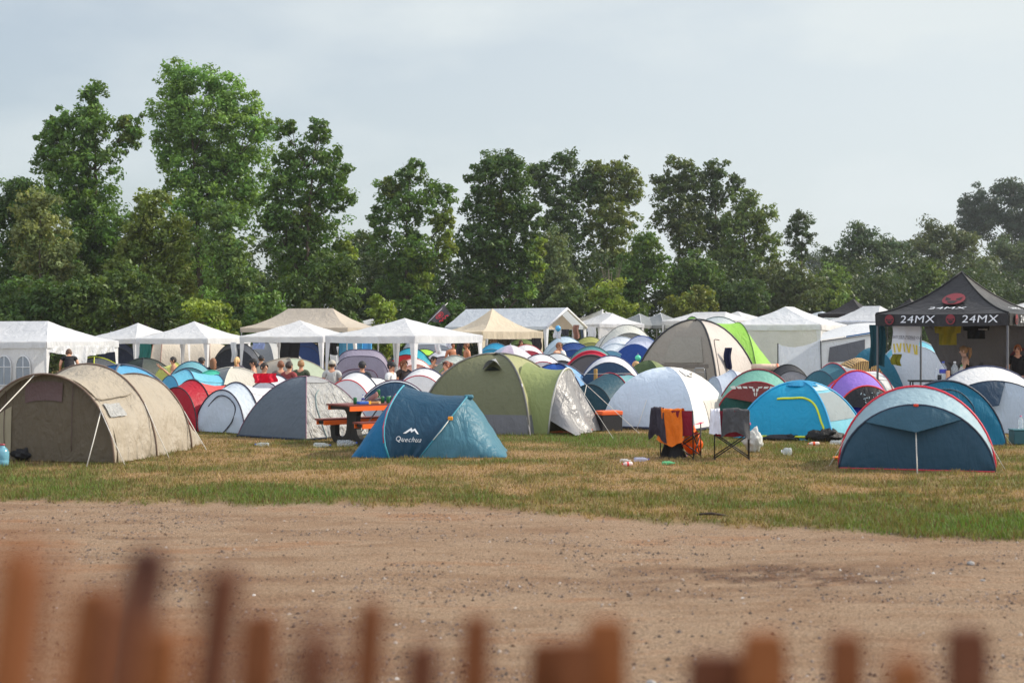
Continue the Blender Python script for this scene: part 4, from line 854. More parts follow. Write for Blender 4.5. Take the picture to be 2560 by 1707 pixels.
# ------------------------------------------------------------------ gazebos and canopies
def solve(N_, L_, R_, wl, wr_, d0=None):
    best = None
    for d in ([d0] if d0 else np.arange(30, 110, .5)):
        for a in np.arange(2, 89, 1.0):
            xn = GX(N_, d); ca, sa = math.cos(R(a)), math.sin(R(a))
            pr = 1280+(xn+ca*wr_)*F/(d+sa*wr_); pl = 1280+(xn-sa*wl)*F/(d+ca*wl)
            e = (0 if R_ is None else (pr-R_)**2)+(0 if L_ is None else (pl-L_)**2)
            if best is None or e < best[0]: best = (e, d, a)
    return best[1], best[2]
def gazebo(label, N_, L_, R_, wl, wr_, eave, peak, col, ridge=0.0, axis='l', val=.2, d=None, leg=(228, 228, 230), sleeve=True, walls=(), name='gazebo', group='white party gazebos', gable=False, a=None, sag=.10, amp=.038, scallop=False, trans=.35, legs=True, wallmat=None, yeave=None, ypeak=None, ribs=None, rough=.5, rib_r=.018):
    """near corner, left and right corner as photo columns; wl runs left-away, wr right-away"""
    if a is None: d, a = solve(N_, L_, R_, wl, wr_, d)
    xn = GX(N_, d)
    if yeave: eave = ZT(yeave, d)
    ca, sa = math.cos(R(a)), math.sin(R(a)); c = Vector((xn+(ca*wr_-sa*wl)/2, d+(sa*wr_+ca*wl)/2, 0))
    if ypeak: peak = ZT(ypeak, c.y)
    root = thing(name, label, 'gazebo', (c.x, c.y, 0), a, group)     # local x = right-away, y = left-away
    hx, hy = wr_/2, wl/2; _ts[0] += 1; seed = _ts[0]
    mt = fabric(col, trans, rough, .3, scale=.45)
    rx, ry = (0, ridge/2) if axis == 'l' else (ridge/2, 0)
    E = [Vector((-hx, -hy, eave)), Vector((hx, -hy, eave)), Vector((hx, hy, eave)), Vector((-hx, hy, eave))]   # near, right, far, left
    T = {0: Vector((-rx, -ry, peak)), 1: Vector((rx, -ry, peak)), 2: Vector((rx, ry, peak)), 3: Vector((-rx, ry, peak))}
    m = MB()
    for k in range(4):
        e0, e1, t0, t1 = E[k], E[(k+1) % 4], T[k], T[(k+1) % 4]
        if gable and ((k % 2 == 0) if axis == 'l' else (k % 2 == 1)): continue
        if gable:
            if axis == 'l': t0, t1 = Vector((0, e0.y, peak)), Vector((0, e1.y, peak))
            else: t0, t1 = Vector((e0.x, 0, peak)), Vector((e1.x, 0, peak))
        def fn(u, v, e0=e0, e1=e1, t0=t0, t1=t1, k=k):
            q = e0.lerp(e1, u).lerp(t0.lerp(t1, u), v); e = 4*u*(1-u)
            q.z -= sag*(peak-eave)*4*v*(1-v)*(.55 if gable else 1)+.02*e*(1-v)
            q.z += wr2(q.x, q.y, q.z, seed+k)*amp*min(1, 4*v*(1-v)+.1); return q
        m.grid(fn, 18, 12)
    m.build('roof', mt, root)
    v = MB()
    for k in range(4):
        e0, e1 = E[k], E[(k+1) % 4]; n = Vector(((e1-e0).y, -(e1-e0).x, 0)).normalized()
        if gable and ((k % 2 == 0) if axis == 'l' else (k % 2 == 1)): continue
        v.grid(lambda u, t: e0.lerp(e1, u)+n*(.02+.015*t*math.sin(u*20+seed)+.01*math.sin(u*47))+Vector((0, 0, -val*t-.02*4*u*(1-u)+(.0))), 24, 3)
    v.build('valance', mt, root)
    if legs:
        lm = fabric(leg, .25, .6, .3) if sleeve else solid(leg, .4, .4, name='steel_leg')
        for k in range(4):
            e = E[k]*1.0; sx, sy = (1 if e.x < 0 else -1), (1 if e.y < 0 else -1)
            if sleeve:
                mb = MB()
                for (dx, dy) in ((1, 0), (0, 1)):
                    mb.grid(lambda u, t: Vector((e.x+sx*dx*u*(.05+.22*max(0, t-.25)**1.5), e.y+sy*dy*u*(.05+.22*max(0, t-.25)**1.5), eave*t+.01*math.sin(u*9))), 3, 12)
                mb.tube([(e.x+sx*.03, e.y+sy*.03, 0), (e.x+sx*.03, e.y+sy*.03, eave)], .02, 6)
                mb.build('leg', lm, root)
            else:
                mb = MB(); mb.box((e.x+sx*.03, e.y+sy*.03, eave/2), (.04, .04, eave)); mb.box((e.x+sx*.03, e.y+sy*.03, .01), (.11, .11, .02)); mb.build('leg', lm, root, smooth=False)
    for w in walls:     # side index, u0, u1
        k, u0, u1 = w[:3]; e0, e1 = E[k], E[(k+1) % 4]; wm = fabric(w[3] if len(w) > 3 else col, .35, .55, .35)
        MB().grid(lambda u, t: Vector(((e0.lerp(e1, u0+(u1-u0)*u)).x, (e0.lerp(e1, u0+(u1-u0)*u)).y, eave*t))*1.0+Vector((.0, .0, 0))+Vector(((e1-e0).y, -(e1-e0).x, 0)).normalized()*(-.03+.03*math.sin(u*13+seed)*(1-t)), 20, 8).build('wall', wm, root)
    if ribs:
        for k in range(4):
            if gable: continue
            pts = []
            for i in range(9):
                t = i/8; q = E[k].lerp(T[k], t); q.z -= sag*(peak-eave)*4*t*(1-t)-.012; pts.append(q)
            MB().tube(pts, rib_r, 5).build('roof_seam', solid(ribs, .6), root)
    return root, E, T, (eave, peak, sag)
W = (228, 229, 232)
g1, E1, T1, i1 = gazebo('long white gazebo with arched window wall cut by the left edge', 116, None, 296, 6, 3, None, None, W, ridge=3.0, d=42.5, a=62, yeave=853, ypeak=803, walls=((3, 0.0, 1.0),))
def g1_walls():
    hx, hy = 1.5, 3.0; ev = i1[0]
    def arch_win(y0):
        fr = solid((225, 226, 228), .6); m = MB()
        n = 12; pts = [(y0+.30*math.cos(math.pi*i/n), 1.0+.34*math.sin(math.pi*i/n)) for i in range(n+1)]
        f = lambda y, z, q=0: Vector((-hx-.012-q, y, z))
        w = MB().prism([(y0+.30, .45)]+pts+[(y0-.30, .45)], .006, lambda x, y, t: f(x, y, t)).build('window', clear((150, 160, 172), .75), g1, smooth=False)
        m.tube([f(y0+.30, .45, .01)]+[f(a, b, .01) for a, b in pts]+[f(y0-.30, .45, .01), f(y0+.30, .45, .01)], .016, 4)
        m.tube([f(y0, .45, .01), f(y0, 1.34, .01)], .013, 4); m.tube([f(y0-.3, 1.0, .01), f(y0+.3, 1.0, .01)], .013, 4)
        b = m.build('frame', fr, w)
    for y0 in (-2.05, -1.25, -.2, .6): arch_win(y0)
    def sw(u, t):      # rolled and bunched side wall on the right-hand end
        x = -hx+.1+2.7*u; top = ev-.15; lo = top-.18-.55*math.exp(-((u-.42)/.10)**2)-.12*math.sin(u*3.1)
        return Vector((x, -hy-.03+.05*math.sin(u*40+t*3)*(.3+t)-.09*t*math.exp(-((u-.42)/.12)**2), top+(lo-top)*t))
    MB().grid(sw, 50, 10).build('bunched_wall', fabric((226, 227, 230), .35, .3, .6), g1)
g1_walls()
gazebo('white gazebo farthest left in the back row', 338, 243, 440, 3, 3, None, None, W, yeave=846, ypeak=807, d=57)
gazebo('white gazebo with open sides over the beige tunnel awning', 518, 341, 627, 3, 3, None, None, W, yeave=845, ypeak=803)
gazebo('white gazebo with a black towel hanging inside', 806, 600, 893, 3, 3, None, None, W, yeave=840, ypeak=800, d=47)
gazebo('white gazebo in the middle with two creases tied on its edge', 1036, 814, 1205, 3.1, 3.1, None, None, W, yeave=838, ypeak=795)
gazebo('big cream canopy with a long ridge behind the white gazebos', 868, 607, 942, 5.2, 3, None, None, (206, 194, 178), ridge=2.2, yeave=818, ypeak=771, d=60, sleeve=False, leg=(170, 170, 172), sag=.16)
gazebo('beige pointed gazebo left of the long white marquee', 1206, 1108, 1357, 3, 3, None, None, (226, 212, 188), yeave=828, ypeak=771, d=57, leg=(226, 212, 184), sag=.2, val=.3)
mq, Em, Tm, im = gazebo('long white marquee with open gable end', 1366, 1122, 1450, 6, 3, None, None, (214, 220, 228), d=63, yeave=815, ypeak=771, gable=True, axis='l', sag=.05, name='marquee', val=.14)
def marquee_gable():
    e, p = im[0], im[1]; y = -3.02; hx = 1.5
    MB().prism([(-hx, e-.02), (hx, e-.02), (0, p-.02)], .01, lambda x, z, t: Vector((x*.9, y+.5+t, z-.12))).build('gable_panel', fabric((226, 210, 190), .4), mq, smooth=False)
    MB().tube([(-hx, y, e-.06), (0, y, p-.05), (hx, y, e-.06)], .07, 6).build('gable_edge', fabric((232, 232, 234), .2), mq)
marquee_gable()
gazebo('white gazebo with clear window wall right of the marquee', 1498, 1432, 1609, 3, 3, None, None, W, d=80, ridge=1.0, yeave=809, ypeak=783, walls=((0, .05, .6),))
gazebo('small white gazebo tip peeping over another white gazebo', 1500, 1450, 1560, 3, 3, None, None, W, d=93, yeave=800, ypeak=773)
for nn, (N_, L_, R_, yp) in enumerate(((1604, 1540, 1662, 785), (1662, 1598, 1712, 783))):
    gazebo(('left' if nn == 0 else 'right')+' one of the two grey canopies before the trees', N_, L_, R_, 3, 3, None, None, (150, 154, 156), d=88, yeave=812, ypeak=yp, sleeve=False, leg=(120, 122, 124), group='grey canopies', ribs=(206, 208, 208), name='canopy')
gazebo('long low white gazebo behind the big beige dome tent', 1812, 1679, 1864, 5, 3, None, None, W, d=82, ridge=2.5, yeave=800, ypeak=780)
gazebo('small white gazebo at the end of the long low one', 1860, 1800, 1900, 3, 3, None, None, W, d=96, yeave=796, ypeak=778)
gazebo('closed white gazebo with walls right of the beige dome tent', 2052, 1840, 2113, 3.3, 3.0, None, None, (230, 230, 231), d=50, ridge=1.0, axis='x', yeave=810, ypeak=767, walls=((3, 0, 1, (222, 220, 216)), (0, 0, 1)), trans=.25)
gazebo('white gazebo with blue walls left of the black canopy', 2190, 2096, 2270, 3, 3, None, None, W, d=66, ridge=1.0, yeave=802, ypeak=765, walls=((3, 0, 1, (30, 110, 180)),))
gazebo('white gazebo roof peeping out at the right edge above the canopy', 2600, 2500, 2690, 3, 3, None, None, W, d=60, yeave=775, ypeak=748)
gazebo('first black canopy peak rising behind the white gazebos', 2170, 2070, 2210, 3, 3, None, None, (44, 40, 42), d=80, yeave=783, ypeak=746, group='black canopies far back', name='canopy', sag=.2, sleeve=False, leg=(40, 40, 42))
gazebo('second black canopy peak just left of the large black canopy', 2300, 2210, 2350, 3, 3, None, None, (46, 42, 44), d=84, yeave=785, ypeak=745, group='black canopies far back', name='canopy', sag=.2, sleeve=False, leg=(40, 40, 42))
gazebo('flat white roof far behind between cream canopy and flag', 945, 908, 985, 3, 3, None, None, W, d=78, yeave=812, ypeak=797, ridge=1.5)
gazebo('pale bluish roof far back beside the closed white gazebo', 2060, 2025, 2090, 3, 3, None, None, (196, 206, 216), d=105, yeave=792, ypeak=778)
gazebo('light blue roof far back behind the closed white gazebo', 1862, 1838, 1900, 3, 3, None, None, (120, 168, 200), d=110, yeave=800, ypeak=788)

# large black canopy with lettering ---------------------------------------
BK = (40, 38, 40)
bc, Eb, Tb, ib = gazebo('large black canopy with white lettering and red emblems on its edge', 2522, 2188, 2620, 3, 3, None, None, BK, d=31.0, a=55, yeave=782, ypeak=680, val=.27, sleeve=False, leg=(96, 96, 100), group=None, name='canopy', sag=.17, trans=.04, ribs=(20, 20, 22), amp=.012, rough=.5)
def canopy_detail():
    ev, pk, sg = ib; wm = solid((222, 224, 228), .6, name='print'); rm = solid((122, 34, 44), .6, name='red_print'); dm = solid((34, 28, 30), .7, name='dark_print')
    # side 3 runs from the left corner to the near corner (local x = -1.5); side 0 near to right (local y = -1.5)
    def side_l(x, y): return Vector((-1.5-.055, -x, ev-.135+y))
    def side_r(x, y): return Vector((x, -1.5-.055, ev-.135+y))
    def devil(f, cx, cy, r):
        ring = [(cx+r*math.cos(2*math.pi*i/22)*.92, cy+r*math.sin(2*math.pi*i/22)) for i in range(22)]
        poly_mesh([ring], lambda x, y: f(x, y), rm, bc, 'emblem')
        g = lambda x, y: f(cx+x*r, cy+y*r)+(f(0, 0)-f(0, 0))
        off = Vector((-.004, -.004, .003))
        mask = [[(-.72, .18), (-.30, .05), (0, -.02), (.30, .05), (.72, .18), (.66, -.22), (.3, -.1), (0, -.2), (-.3, -.1), (-.66, -.22)], [(-.55, -.30), (-.2, -.25), (0, -.32), (.2, -.25), (.55, -.30), (.30, -.72), (0, -.86), (-.30, -.72)]]
        poly_mesh(mask, lambda x, y: g(x, y)+off, dm, bc, 'emblem_face')
    def logo(f, cx, size):
        text_mesh('24MX', size, lambda x, y: f(cx+x, y), wm, bc, shear=.12, sx=1.3, spacing=1.08)
    for cx in (-.98, .42):
        devil(side_l, cx-.22+.04, 0, .115); logo(side_l, cx+.46, .235)
    for cx in (-.85, .55):
        devil(side_r, cx-.22, 0, .115); logo(side_r, cx+.46, .235)
    def slope(x, t):      # roof panel 3, t up the slope 0..1
        e0, e1 = Eb[3], Eb[0]; u = .5+x/3; q = e0.lerp(e1, u).lerp(Tb[3], t) if False else e0.lerp(e1, .5+(x/3)/(1-t)).lerp(Tb[0], t)
        q.z -= sg*(pk-ev)*4*t*(1-t); return q+Vector((-.03, 0, .035))
    text_mesh('24MX', .26, lambda x, y: slope(x+.05, .20+y*.42), wm, bc, shear=.12, sx=1.25, spacing=1.08)
    ring = [(.26*math.cos(2*math.pi*i/24), .14*math.sin(2*math.pi*i/24)) for i in range(24)]
    poly_mesh([ring], lambda x, y: slope(x+.08, .47+y), rm, bc, 'emblem')
    poly_mesh([[(-.20, .05), (0, -.01), (.2, .05), (.17, -.04), (0, -.02), (-.17, -.04)], [(-.13, -.05), (0, -.04), (.13, -.05), (.07, -.11), (0, -.125), (-.07, -.11)]], lambda x, y: slope(x+.08, .47+y)+Vector((-.006, 0, .008)), dm, bc, 'emblem_face')
    def slope_r(x, t):
        e0, e1 = Eb[0], Eb[1]; q = e0.lerp(e1, .5+(x/3)/(1-t)).lerp(Tb[0], t); q.z -= sg*(pk-ev)*4*t*(1-t); return q+Vector((0, -.03, .035))
    text_mesh('24MX', .26, lambda x, y: slope_r(x, .20+y*.42), wm, bc, shear=.12, sx=1.25, spacing=1.08)
    # grey back wall with a drooping left edge, local x = +1.5 side (far to right)
    def bw(u, t):
        y = 1.35-2.85*u*(1)-0; cut = .0
        y0 = 1.40-1.05*(1-t)**1.3; y = y0+(-1.5-y0)*u
        return Vector((1.46+.03*math.sin(u*11)*(1-t), y, .35+(ev-.2-.35)*t))
    MB().grid(bw, 26, 16).build('wall', fabric((92, 88, 88), .06, .6, .4), bc)
    poly = lambda x, y: Vector((1.42, -x, .95+y))
    text_mesh('XM', .5, lambda x, y: Vector((1.425, .35-x*1.25, 1.12+y)), solid((62, 58, 58), .7, name='faint_print'), bc)
    ring2 = [(.30*math.cos(2*math.pi*i/20), .22*math.sin(2*math.pi*i/20)) for i in range(20)]; inner = [(x*.75, y*.72) for x, y in ring2]
    poly_mesh([[ring2[i], ring2[(i+1) % 20], inner[(i+1) % 20], inner[i]] for i in range(20)], lambda x, y: Vector((1.425, -1.0-x, 1.45+y)), solid((110, 34, 42), .7), bc, 'emblem')
    MB().grid(lambda u, t: Vector((-1.2+2.7*u*.22, -1.42+.03*math.sin(u*30), .75+(ev-.25-.75)*t+0)), 10, 10).build('tied_curtain', fabric((150, 148, 150), .1), bc).location = (2.35, .1, 0)
canopy_detail()

# white awning with mesh window, left of the canopy ------------------------
def awning():
    d = 42; x = GX(2075, d); root = thing('caravan_awning', 'white awning with grey mesh window left of the black canopy', 'awning', (x, d, 0), -8)
    m = d/F; X = lambda px: (px-2075)*m; Z = lambda py: ZT(py, d)
    wm = fabric((224, 226, 230), .25); fr = fabric((206, 210, 216), .2)
    MB().grid(lambda u, v: Vector((X(2052)+(X(2200)-X(2052))*u, 0, (Z(852)+(Z(830)-Z(852))*u)*v+0)), 12, 10).build('front_wall', wm, root)
    MB().grid(lambda u, v: Vector((X(2052)+(X(2200)-X(2052))*u+.25*v, 2.2*v, (Z(850)+(Z(826)-Z(850))*u)+.22*math.sin(v*1.57)+.12*math.sin(u*3.1)*v)), 14, 8).build('roof', wm, root)
    MB().grid(lambda u, v: Vector((X(2052)-(X(2052)-X(1948))*u, .0+.3*u, (Z(846)*(1-u)+Z(860)*u-.16*4*u*(1-u))*v+wr2(u*3, 0, v, 4)*.03)), 24, 10).build('side_panel', fabric((214, 220, 230), .25, .5, .6), root)
    for k in (X(1948),): MB().tube([(k, .3, 0), (k, .3, Z(858))], .02, 5).build('pole', M_dkmetal, root)
    MB().prism([(X(2070), Z(905)), (X(2160), Z(902)), (X(2160), Z(848)), (X(2074), Z(868))], .02, lambda a, b, t: Vector((a, -.012-t, b))).build('mesh_window', fabric((98, 100, 106), .05), root, smooth=False)
    MB().tube([(X(2055), -.03, Z(853)), (X(2190), -.03, Z(834))], .018, 5).build('window_roll', solid((110, 112, 118), .6), root)
    MB().tube([(X(2055), -.02, 0), (X(2052), -.02, Z(852))], .016, 5).build('pole', M_dkmetal, root)
awning()
# ------------------------------------------------------------------ people
def skin_mesh(name, verts, edges, rad, mat, parent, root_i=0, sub=1):
    bm = bmesh.new(); sk = bm.verts.layers.skin.verify(); vs = []
    for i, (v, r) in enumerate(zip(verts, rad)):
        q = bm.verts.new(v); q[sk].radius = (r, r) if not isinstance(r, tuple) else r; q[sk].use_root = (i == root_i); vs.append(q)
    for a, b in edges: bm.edges.new((vs[a], vs[b]))
    me = bpy.data.meshes.new(name); bm.to_mesh(me); bm.free(); me.materials.append(mat)
    o = bpy.data.objects.new(name, me); C.objects.link(o); o.parent = parent
    s = o.modifiers.new('skin', 'SKIN'); s.use_smooth_shade = True; s.branch_smoothing = .3
    u = o.modifiers.new('sub', 'SUBSURF'); u.levels = sub; u.render_levels = sub
    return o
SKIN = (196, 142, 112)
def person(label, px, d, pose='sit', yaw=0, hair=(60, 42, 30), longhair=False, shirt=None, pants=(50, 54, 66), cap=None, skin=SKIN, arm=None, lean=0.0, scale=1.0, base=0.0, glasses=False, ponytail=False, top_only=False, turn=0):
    x = GX(px, d); root = thing('person', label, 'person', (x, d, base), yaw, 'festival campers'); root.scale = (scale,)*3
    dz = -.45 if pose == 'sit' else 0.0
    def up(v):      # lean the upper body forward (towards -y) about the pelvis
        px_, py_, pz_ = v; h = pz_-.93; a = lean
        return Vector((px_, py_-h*math.sin(a), .93+h*math.cos(a)+dz))
    V = {}; Rr = {}; E = []
    def j(n, p, r): V[n] = Vector(p); Rr[n] = r
    j('pel', up((0, 0, .95)), (.155, .115)); j('wai', up((0, 0, 1.10)), (.135, .10)); j('che', up((0, 0, 1.28)), (.165, .115)); j('col', up((0, 0, 1.45)), (.105, .085))
    j('nek', up((0, -.005, 1.505)), .056); j('hb', up((0, -.02, 1.56)), (.066, .075)); j('hd', up((0, -.02, 1.64)), (.076, .09)); j('ht', up((0, -.012, 1.72)), (.05, .062))
    j('nos', up((0, -.118, 1.615)), .013); E += [('hd', 'nos')]
    E += [('pel', 'wai'), ('wai', 'che'), ('che', 'col'), ('col', 'nek'), ('nek', 'hb'), ('hb', 'hd'), ('hd', 'ht')]
    for s, sn in ((1, 'l'), (-1, 'r')):
        j('sh'+sn, up((s*.185, 0, 1.43)), .066)
        mode = arm.get(sn) if isinstance(arm, dict) else arm
        if mode == 'up': el, wrt = up((s*.30, -.05, 1.52)), up((s*.14, -.05, 1.74))
        elif mode == 'fwd': el, wrt = up((s*.24, -.12, 1.17)), up((s*.16, -.40, 1.22))
        elif mode == 'phone': el, wrt = up((s*.26, -.12, 1.18)), up((s*.24, -.38, 1.42))
        elif mode == 'reach': el, wrt = up((s*.25, -.10, 1.16)), up((s*.24, -.30, .98))
        else: el, wrt = up((s*.25, .02, 1.14)), up((s*.22, -.12, .93))
        if pose == 'sit' and mode is None: wrt = up((s*.17, -.30, 1.02))
        j('el'+sn, el, .043); j('wr'+sn, wrt, .029)
        dr = (wrt-el).normalized(); pal = wrt+dr*.075; j('pa'+sn, pal, (.034, .018))
        E += [('col', 'sh'+sn), ('sh'+sn, 'el'+sn), ('el'+sn, 'wr'+sn), ('wr'+sn, 'pa'+sn)]
        side = dr.cross(Vector((0, 1, .3))).normalized(); fw = dr.cross(side).normalized()
        for f in range(4):
            ln = (.062, .075, .07, .055)[f]; b = pal+side*(f-1.5)*.019+dr*.022; m = b+dr*ln*.55-fw*.006; t = m+dr*ln*.42-fw*.022
            j(f'f{f}a{sn}', b, .0088); j(f'f{f}b{sn}', m, .008); j(f'f{f}c{sn}', t, .0066); E += [('pa'+sn, f'f{f}a{sn}'), (f'f{f}a{sn}', f'f{f}b{sn}'), (f'f{f}b{sn}', f'f{f}c{sn}')]
        tb = wrt+dr*.03+side*.034; j('ta'+sn, tb, .010); j('tc'+sn, tb+dr*.045+side*.022-fw*.01, .008); E += [('wr'+sn, 'ta'+sn), ('ta'+sn, 'tc'+sn)]
        hip = Vector((s*.095, 0, .88+dz)); j('hi'+sn, hip, .088)
        if pose == 'sit': kn, an = Vector((s*.13, -.42, .50)), Vector((s*.13, -.40, .085))
        else: kn, an = Vector((s*.11, -.02, .49)), Vector((s*.11, .03, .085))
        j('kn'+sn, kn, .058); j('an'+sn, an, .04); j('to'+sn, an+Vector((s*.015, -.17, -.045)), (.042, .026))
        E += [('pel', 'hi'+sn), ('hi'+sn, 'kn'+sn), ('kn'+sn, 'an'+sn), ('an'+sn, 'to'+sn)]
    names = list(V); ix = {n: i for i, n in enumerate(names)}
    skm = solid(skin, .5, name='skin', var=.06)
    body = skin_mesh('body', [V[n] for n in names], [(ix[a], ix[b]) for a, b in E], [Rr[n] for n in names], skm, root)
    hx = V['hd']; fwd = Vector((0, -1, 0)); upv = (V['ht']-V['hb']).normalized()
    hm = solid(hair, .6, name='hair', var=.3, scale=40, bump=.6)
    def hairf(u, v):
        ph = u*2*math.pi; th = v*(math.pi*.70 if not longhair else math.pi*.70)
        front = max(0, -math.sin(ph)); th2 = th*(1-.52*front**1.3)
        dv = Vector((math.cos(ph)*math.sin(th2)*.088, math.sin(ph)*math.sin(th2)*.108, math.cos(th2)*.112))
        if longhair and math.sin(ph) > -.45 and v > .6: dv.z -= (v-.6)*.55; dv.y += (v-.6)*.05; dv.x *= 1.05
        dv += dv.normalized()*wr(u*9, v*7, 0, px, 1.0)*.010
        return hx+Vector((0, .006, .012))+dv
    MB().grid(hairf, 20, 10).build('hair', hm, root)
    if ponytail: MB().tube([hx+Vector((0, .09, .07)), hx+Vector((0, .16, .05)), hx+Vector((.01, .16, -.08)), hx+Vector((0, .13, -.2))], [.03, .045, .04, .012], 7).build('ponytail', hm, root)
    if cap:
        cm = solid(cap, .7, name='cap_cloth')
        MB().grid(lambda u, v: hx+Vector((0, .004, .03))+Vector((math.cos(u*6.2832)*math.sin(v*1.62)*.098, math.sin(u*6.2832)*math.sin(v*1.62)*.118, math.cos(v*1.62)*.105)), 18, 8).build('cap', cm, root)
        MB().grid(lambda u, v: hx+Vector((math.cos(math.pi+u*math.pi)*(.085), -.085-v*.09*math.sin(u*math.pi)**.6, .035-v*.02)), 10, 4).build('cap_brim', cm, root)
    for s in (-1, 1):
        MB().lathe([(.002, -.012), (.011, -.006), (.013, 0), (.011, .006), (.002, .012)], 8, 0, Matrix.Translation(hx+Vector((s*.032, -.083, .004)))).build('eye', solid((30, 24, 22) , .3), root)
        MB().lathe([(.004, -.03), (.014, -.015), (.016, .005), (.012, .026), (.003, .034)], 8, 0, Matrix.Translation(hx+Vector((s*.082, .008, -.012)))).build('ear', skm, root)
    MB().box(hx+Vector((0, -.092, -.055)), (.042, .012, .010)).build('mouth', solid((150, 84, 78), .5), root, bevel=.003)
    if glasses: MB().tube([hx+Vector((-.08, -.02, .075)), hx+Vector((-.04, -.085, .085)), hx+Vector((.04, -.085, .085)), hx+Vector((.08, -.02, .075))], .014, 5).build('sunglasses', M_black, root)
    def cloth(nm, ns, es, rr, col):
        ii_ = {n: i for i, n in enumerate(ns)}
        return skin_mesh(nm, [V[n] if n in V else n for n in ns], [(ii_[a], ii_[b]) for a, b in es], rr, fabric(col, .08, .8, .4), root)
    if shirt:
        if top_only:
            cloth('crop_top', ['wai', 'che', 'col'], [('wai', 'che'), ('che', 'col')], [(.14, .108), (.178, .128), (.09, .09)], shirt)
        else:
            V['sl'] = V['shl'].lerp(V['ell'], .55); V['sr'] = V['shr'].lerp(V['elr'], .55)
            cloth('shirt', ['pel', 'wai', 'che', 'col', 'shl', 'shr', 'sl', 'sr'], [('pel', 'wai'), ('wai', 'che'), ('che', 'col'), ('col', 'shl'), ('col', 'shr'), ('shl', 'sl'), ('shr', 'sr')], [(.168, .128), (.155, .12), (.182, .132), (.105, .10), .076, .076, .066, .066], shirt)
    V['kl'] = V['hil'].lerp(V['knl'], .85); V['kr'] = V['hir'].lerp(V['knr'], .85)
    cloth('shorts', ['pel', 'hil', 'hir', 'kl', 'kr'], [('pel', 'hil'), ('pel', 'hir'), ('hil', 'kl'), ('hir', 'kr')], [(.168, .13), .102, .102, .085, .085], pants)
    return root
def dsit(y): return .72*F/(y-HOR)
person('person in a black shirt stooping at the table inside the left gazebo', 174, 41, 'stand', 200, shirt=(24, 22, 26), lean=.75, arm='reach', hair=(90, 60, 40))
person('person with short dark hair holding up a phone by the lime tent', 434, 43.5, 'sit', -70, shirt=(190, 140, 110), hair=(34, 26, 22), arm='phone')
person('person in a black cap seated behind the teal tent', 503, 42, 'sit', 160, cap=(28, 26, 28), shirt=(96, 84, 80))
person('person with long brown hair in a black top by the gazebo leg', 533, 41, 'sit', 200, longhair=True, hair=(128, 84, 54), shirt=(28, 24, 28))
person('blonde person seen from behind in front of the charcoal tent', 592, 43, 'sit', 180, hair=(212, 170, 116), ponytail=True, shirt=(74, 70, 84))
person('shirtless person in a black cap, facing left, under the white gazebo', 634, 40, 'sit', -80, cap=(26, 24, 26), hair=(50, 36, 28))
person('person in a dark cap just right of the shirtless capped one', 653, 46, 'sit', 180, cap=(34, 36, 44), shirt=(60, 62, 70))
person('person with short brown hair behind the red cloth', 659, 34.5, 'sit', 60, hair=(46, 34, 26), shirt=(60, 30, 40))
person('person with reddish brown hair right of the red cloth', 702, 37, 'sit', 190, hair=(120, 72, 46), shirt=(110, 100, 96))
person('dark haired person with bowed head by the moss green tent', 722, 36, 'sit', 150, hair=(50, 34, 28), shirt=(140, 60, 60))
person('blonde person half hidden behind the slate grey dome tip', 752, 38, 'sit', 170, hair=(150, 112, 72), shirt=(70, 80, 60))
person('person in a grey beige cap left of the lavender tent', 830, 37.5, 'sit', 180, cap=(170, 164, 152), shirt=(190, 190, 188))
person('dark haired person bending low before the lavender tent', 905, 36, 'sit', 170, hair=(30, 26, 26), cap=(34, 32, 36), shirt=(44, 46, 50))
person('person in a black cap and white shirt facing right', 977, 35.5, 'sit', 70, cap=(24, 24, 28), shirt=(214, 214, 214), hair=(40, 30, 24))
person('person with auburn hair next to the white shirted capped one', 1010, 38.5, 'sit', 40, hair=(140, 78, 44), ponytail=True, shirt=(60, 50, 50))
person('dark curly haired person with sunglasses by the white gazebo leg', 1083, 44.5, 'sit', 60, hair=(44, 30, 26), glasses=True, shirt=(150, 110, 90))
person('sunburnt person with auburn ponytail and sunglasses left of the olive dome', 1117, 36.5, 'sit', -55, hair=(126, 66, 44), ponytail=True, glasses=True, shirt=(226, 210, 190), skin=(216, 156, 126), top_only=True)
person('shirtless tanned person half covered by a hanging dark towel', 1131, 47, 'stand', 30, skin=(176, 112, 76), hair=(60, 40, 30), pants=(40, 44, 60))
person('shirtless tanned person with shaved head beside the gazebo leg', 1167, 45.5, 'stand', -70, skin=(180, 116, 80), hair=(120, 78, 56), pants=(70, 80, 100))
person('dark haired person far back under the beige gazebo', 1302, 58, 'stand', 30, longhair=True, hair=(70, 36, 28), shirt=(150, 100, 80))
person('person in a green top with hair tied up beside the man in white', 1383, 45, 'stand', 70, hair=(130, 84, 54), shirt=(20, 120, 70), top_only=True, lean=.25, arm='fwd')
person('person in white shirt and black cap bowed forward', 1416, 46, 'stand', -80, cap=(24, 24, 28), shirt=(226, 226, 224), lean=.3, arm='fwd')
person('shirtless person raising an arm by the pale grey tunnel tent', 1533, 54, 'stand', 60, skin=(166, 104, 74), hair=(60, 40, 32), arm='up')
person('blonde person bent right over behind the white navy tent', 1532, 38.5, 'stand', 60, hair=(190, 150, 100), skin=(214, 160, 130), lean=1.25, arm='reach')
person('person in a black crop top with tied back fair hair inside the black canopy', 2418, 33.4, 'stand', -105, hair=(150, 112, 74), ponytail=True, shirt=(22, 20, 22), top_only=True, lean=.10, arm='reach', pants=(30, 28, 32), scale=.98, skin=(206, 160, 136))
person('red haired person in a black shirt cut by the right edge', 2546, 33.6, 'stand', -30, hair=(168, 96, 56), shirt=(24, 22, 26), pants=(40, 40, 46), skin=(206, 150, 124), lean=.08)
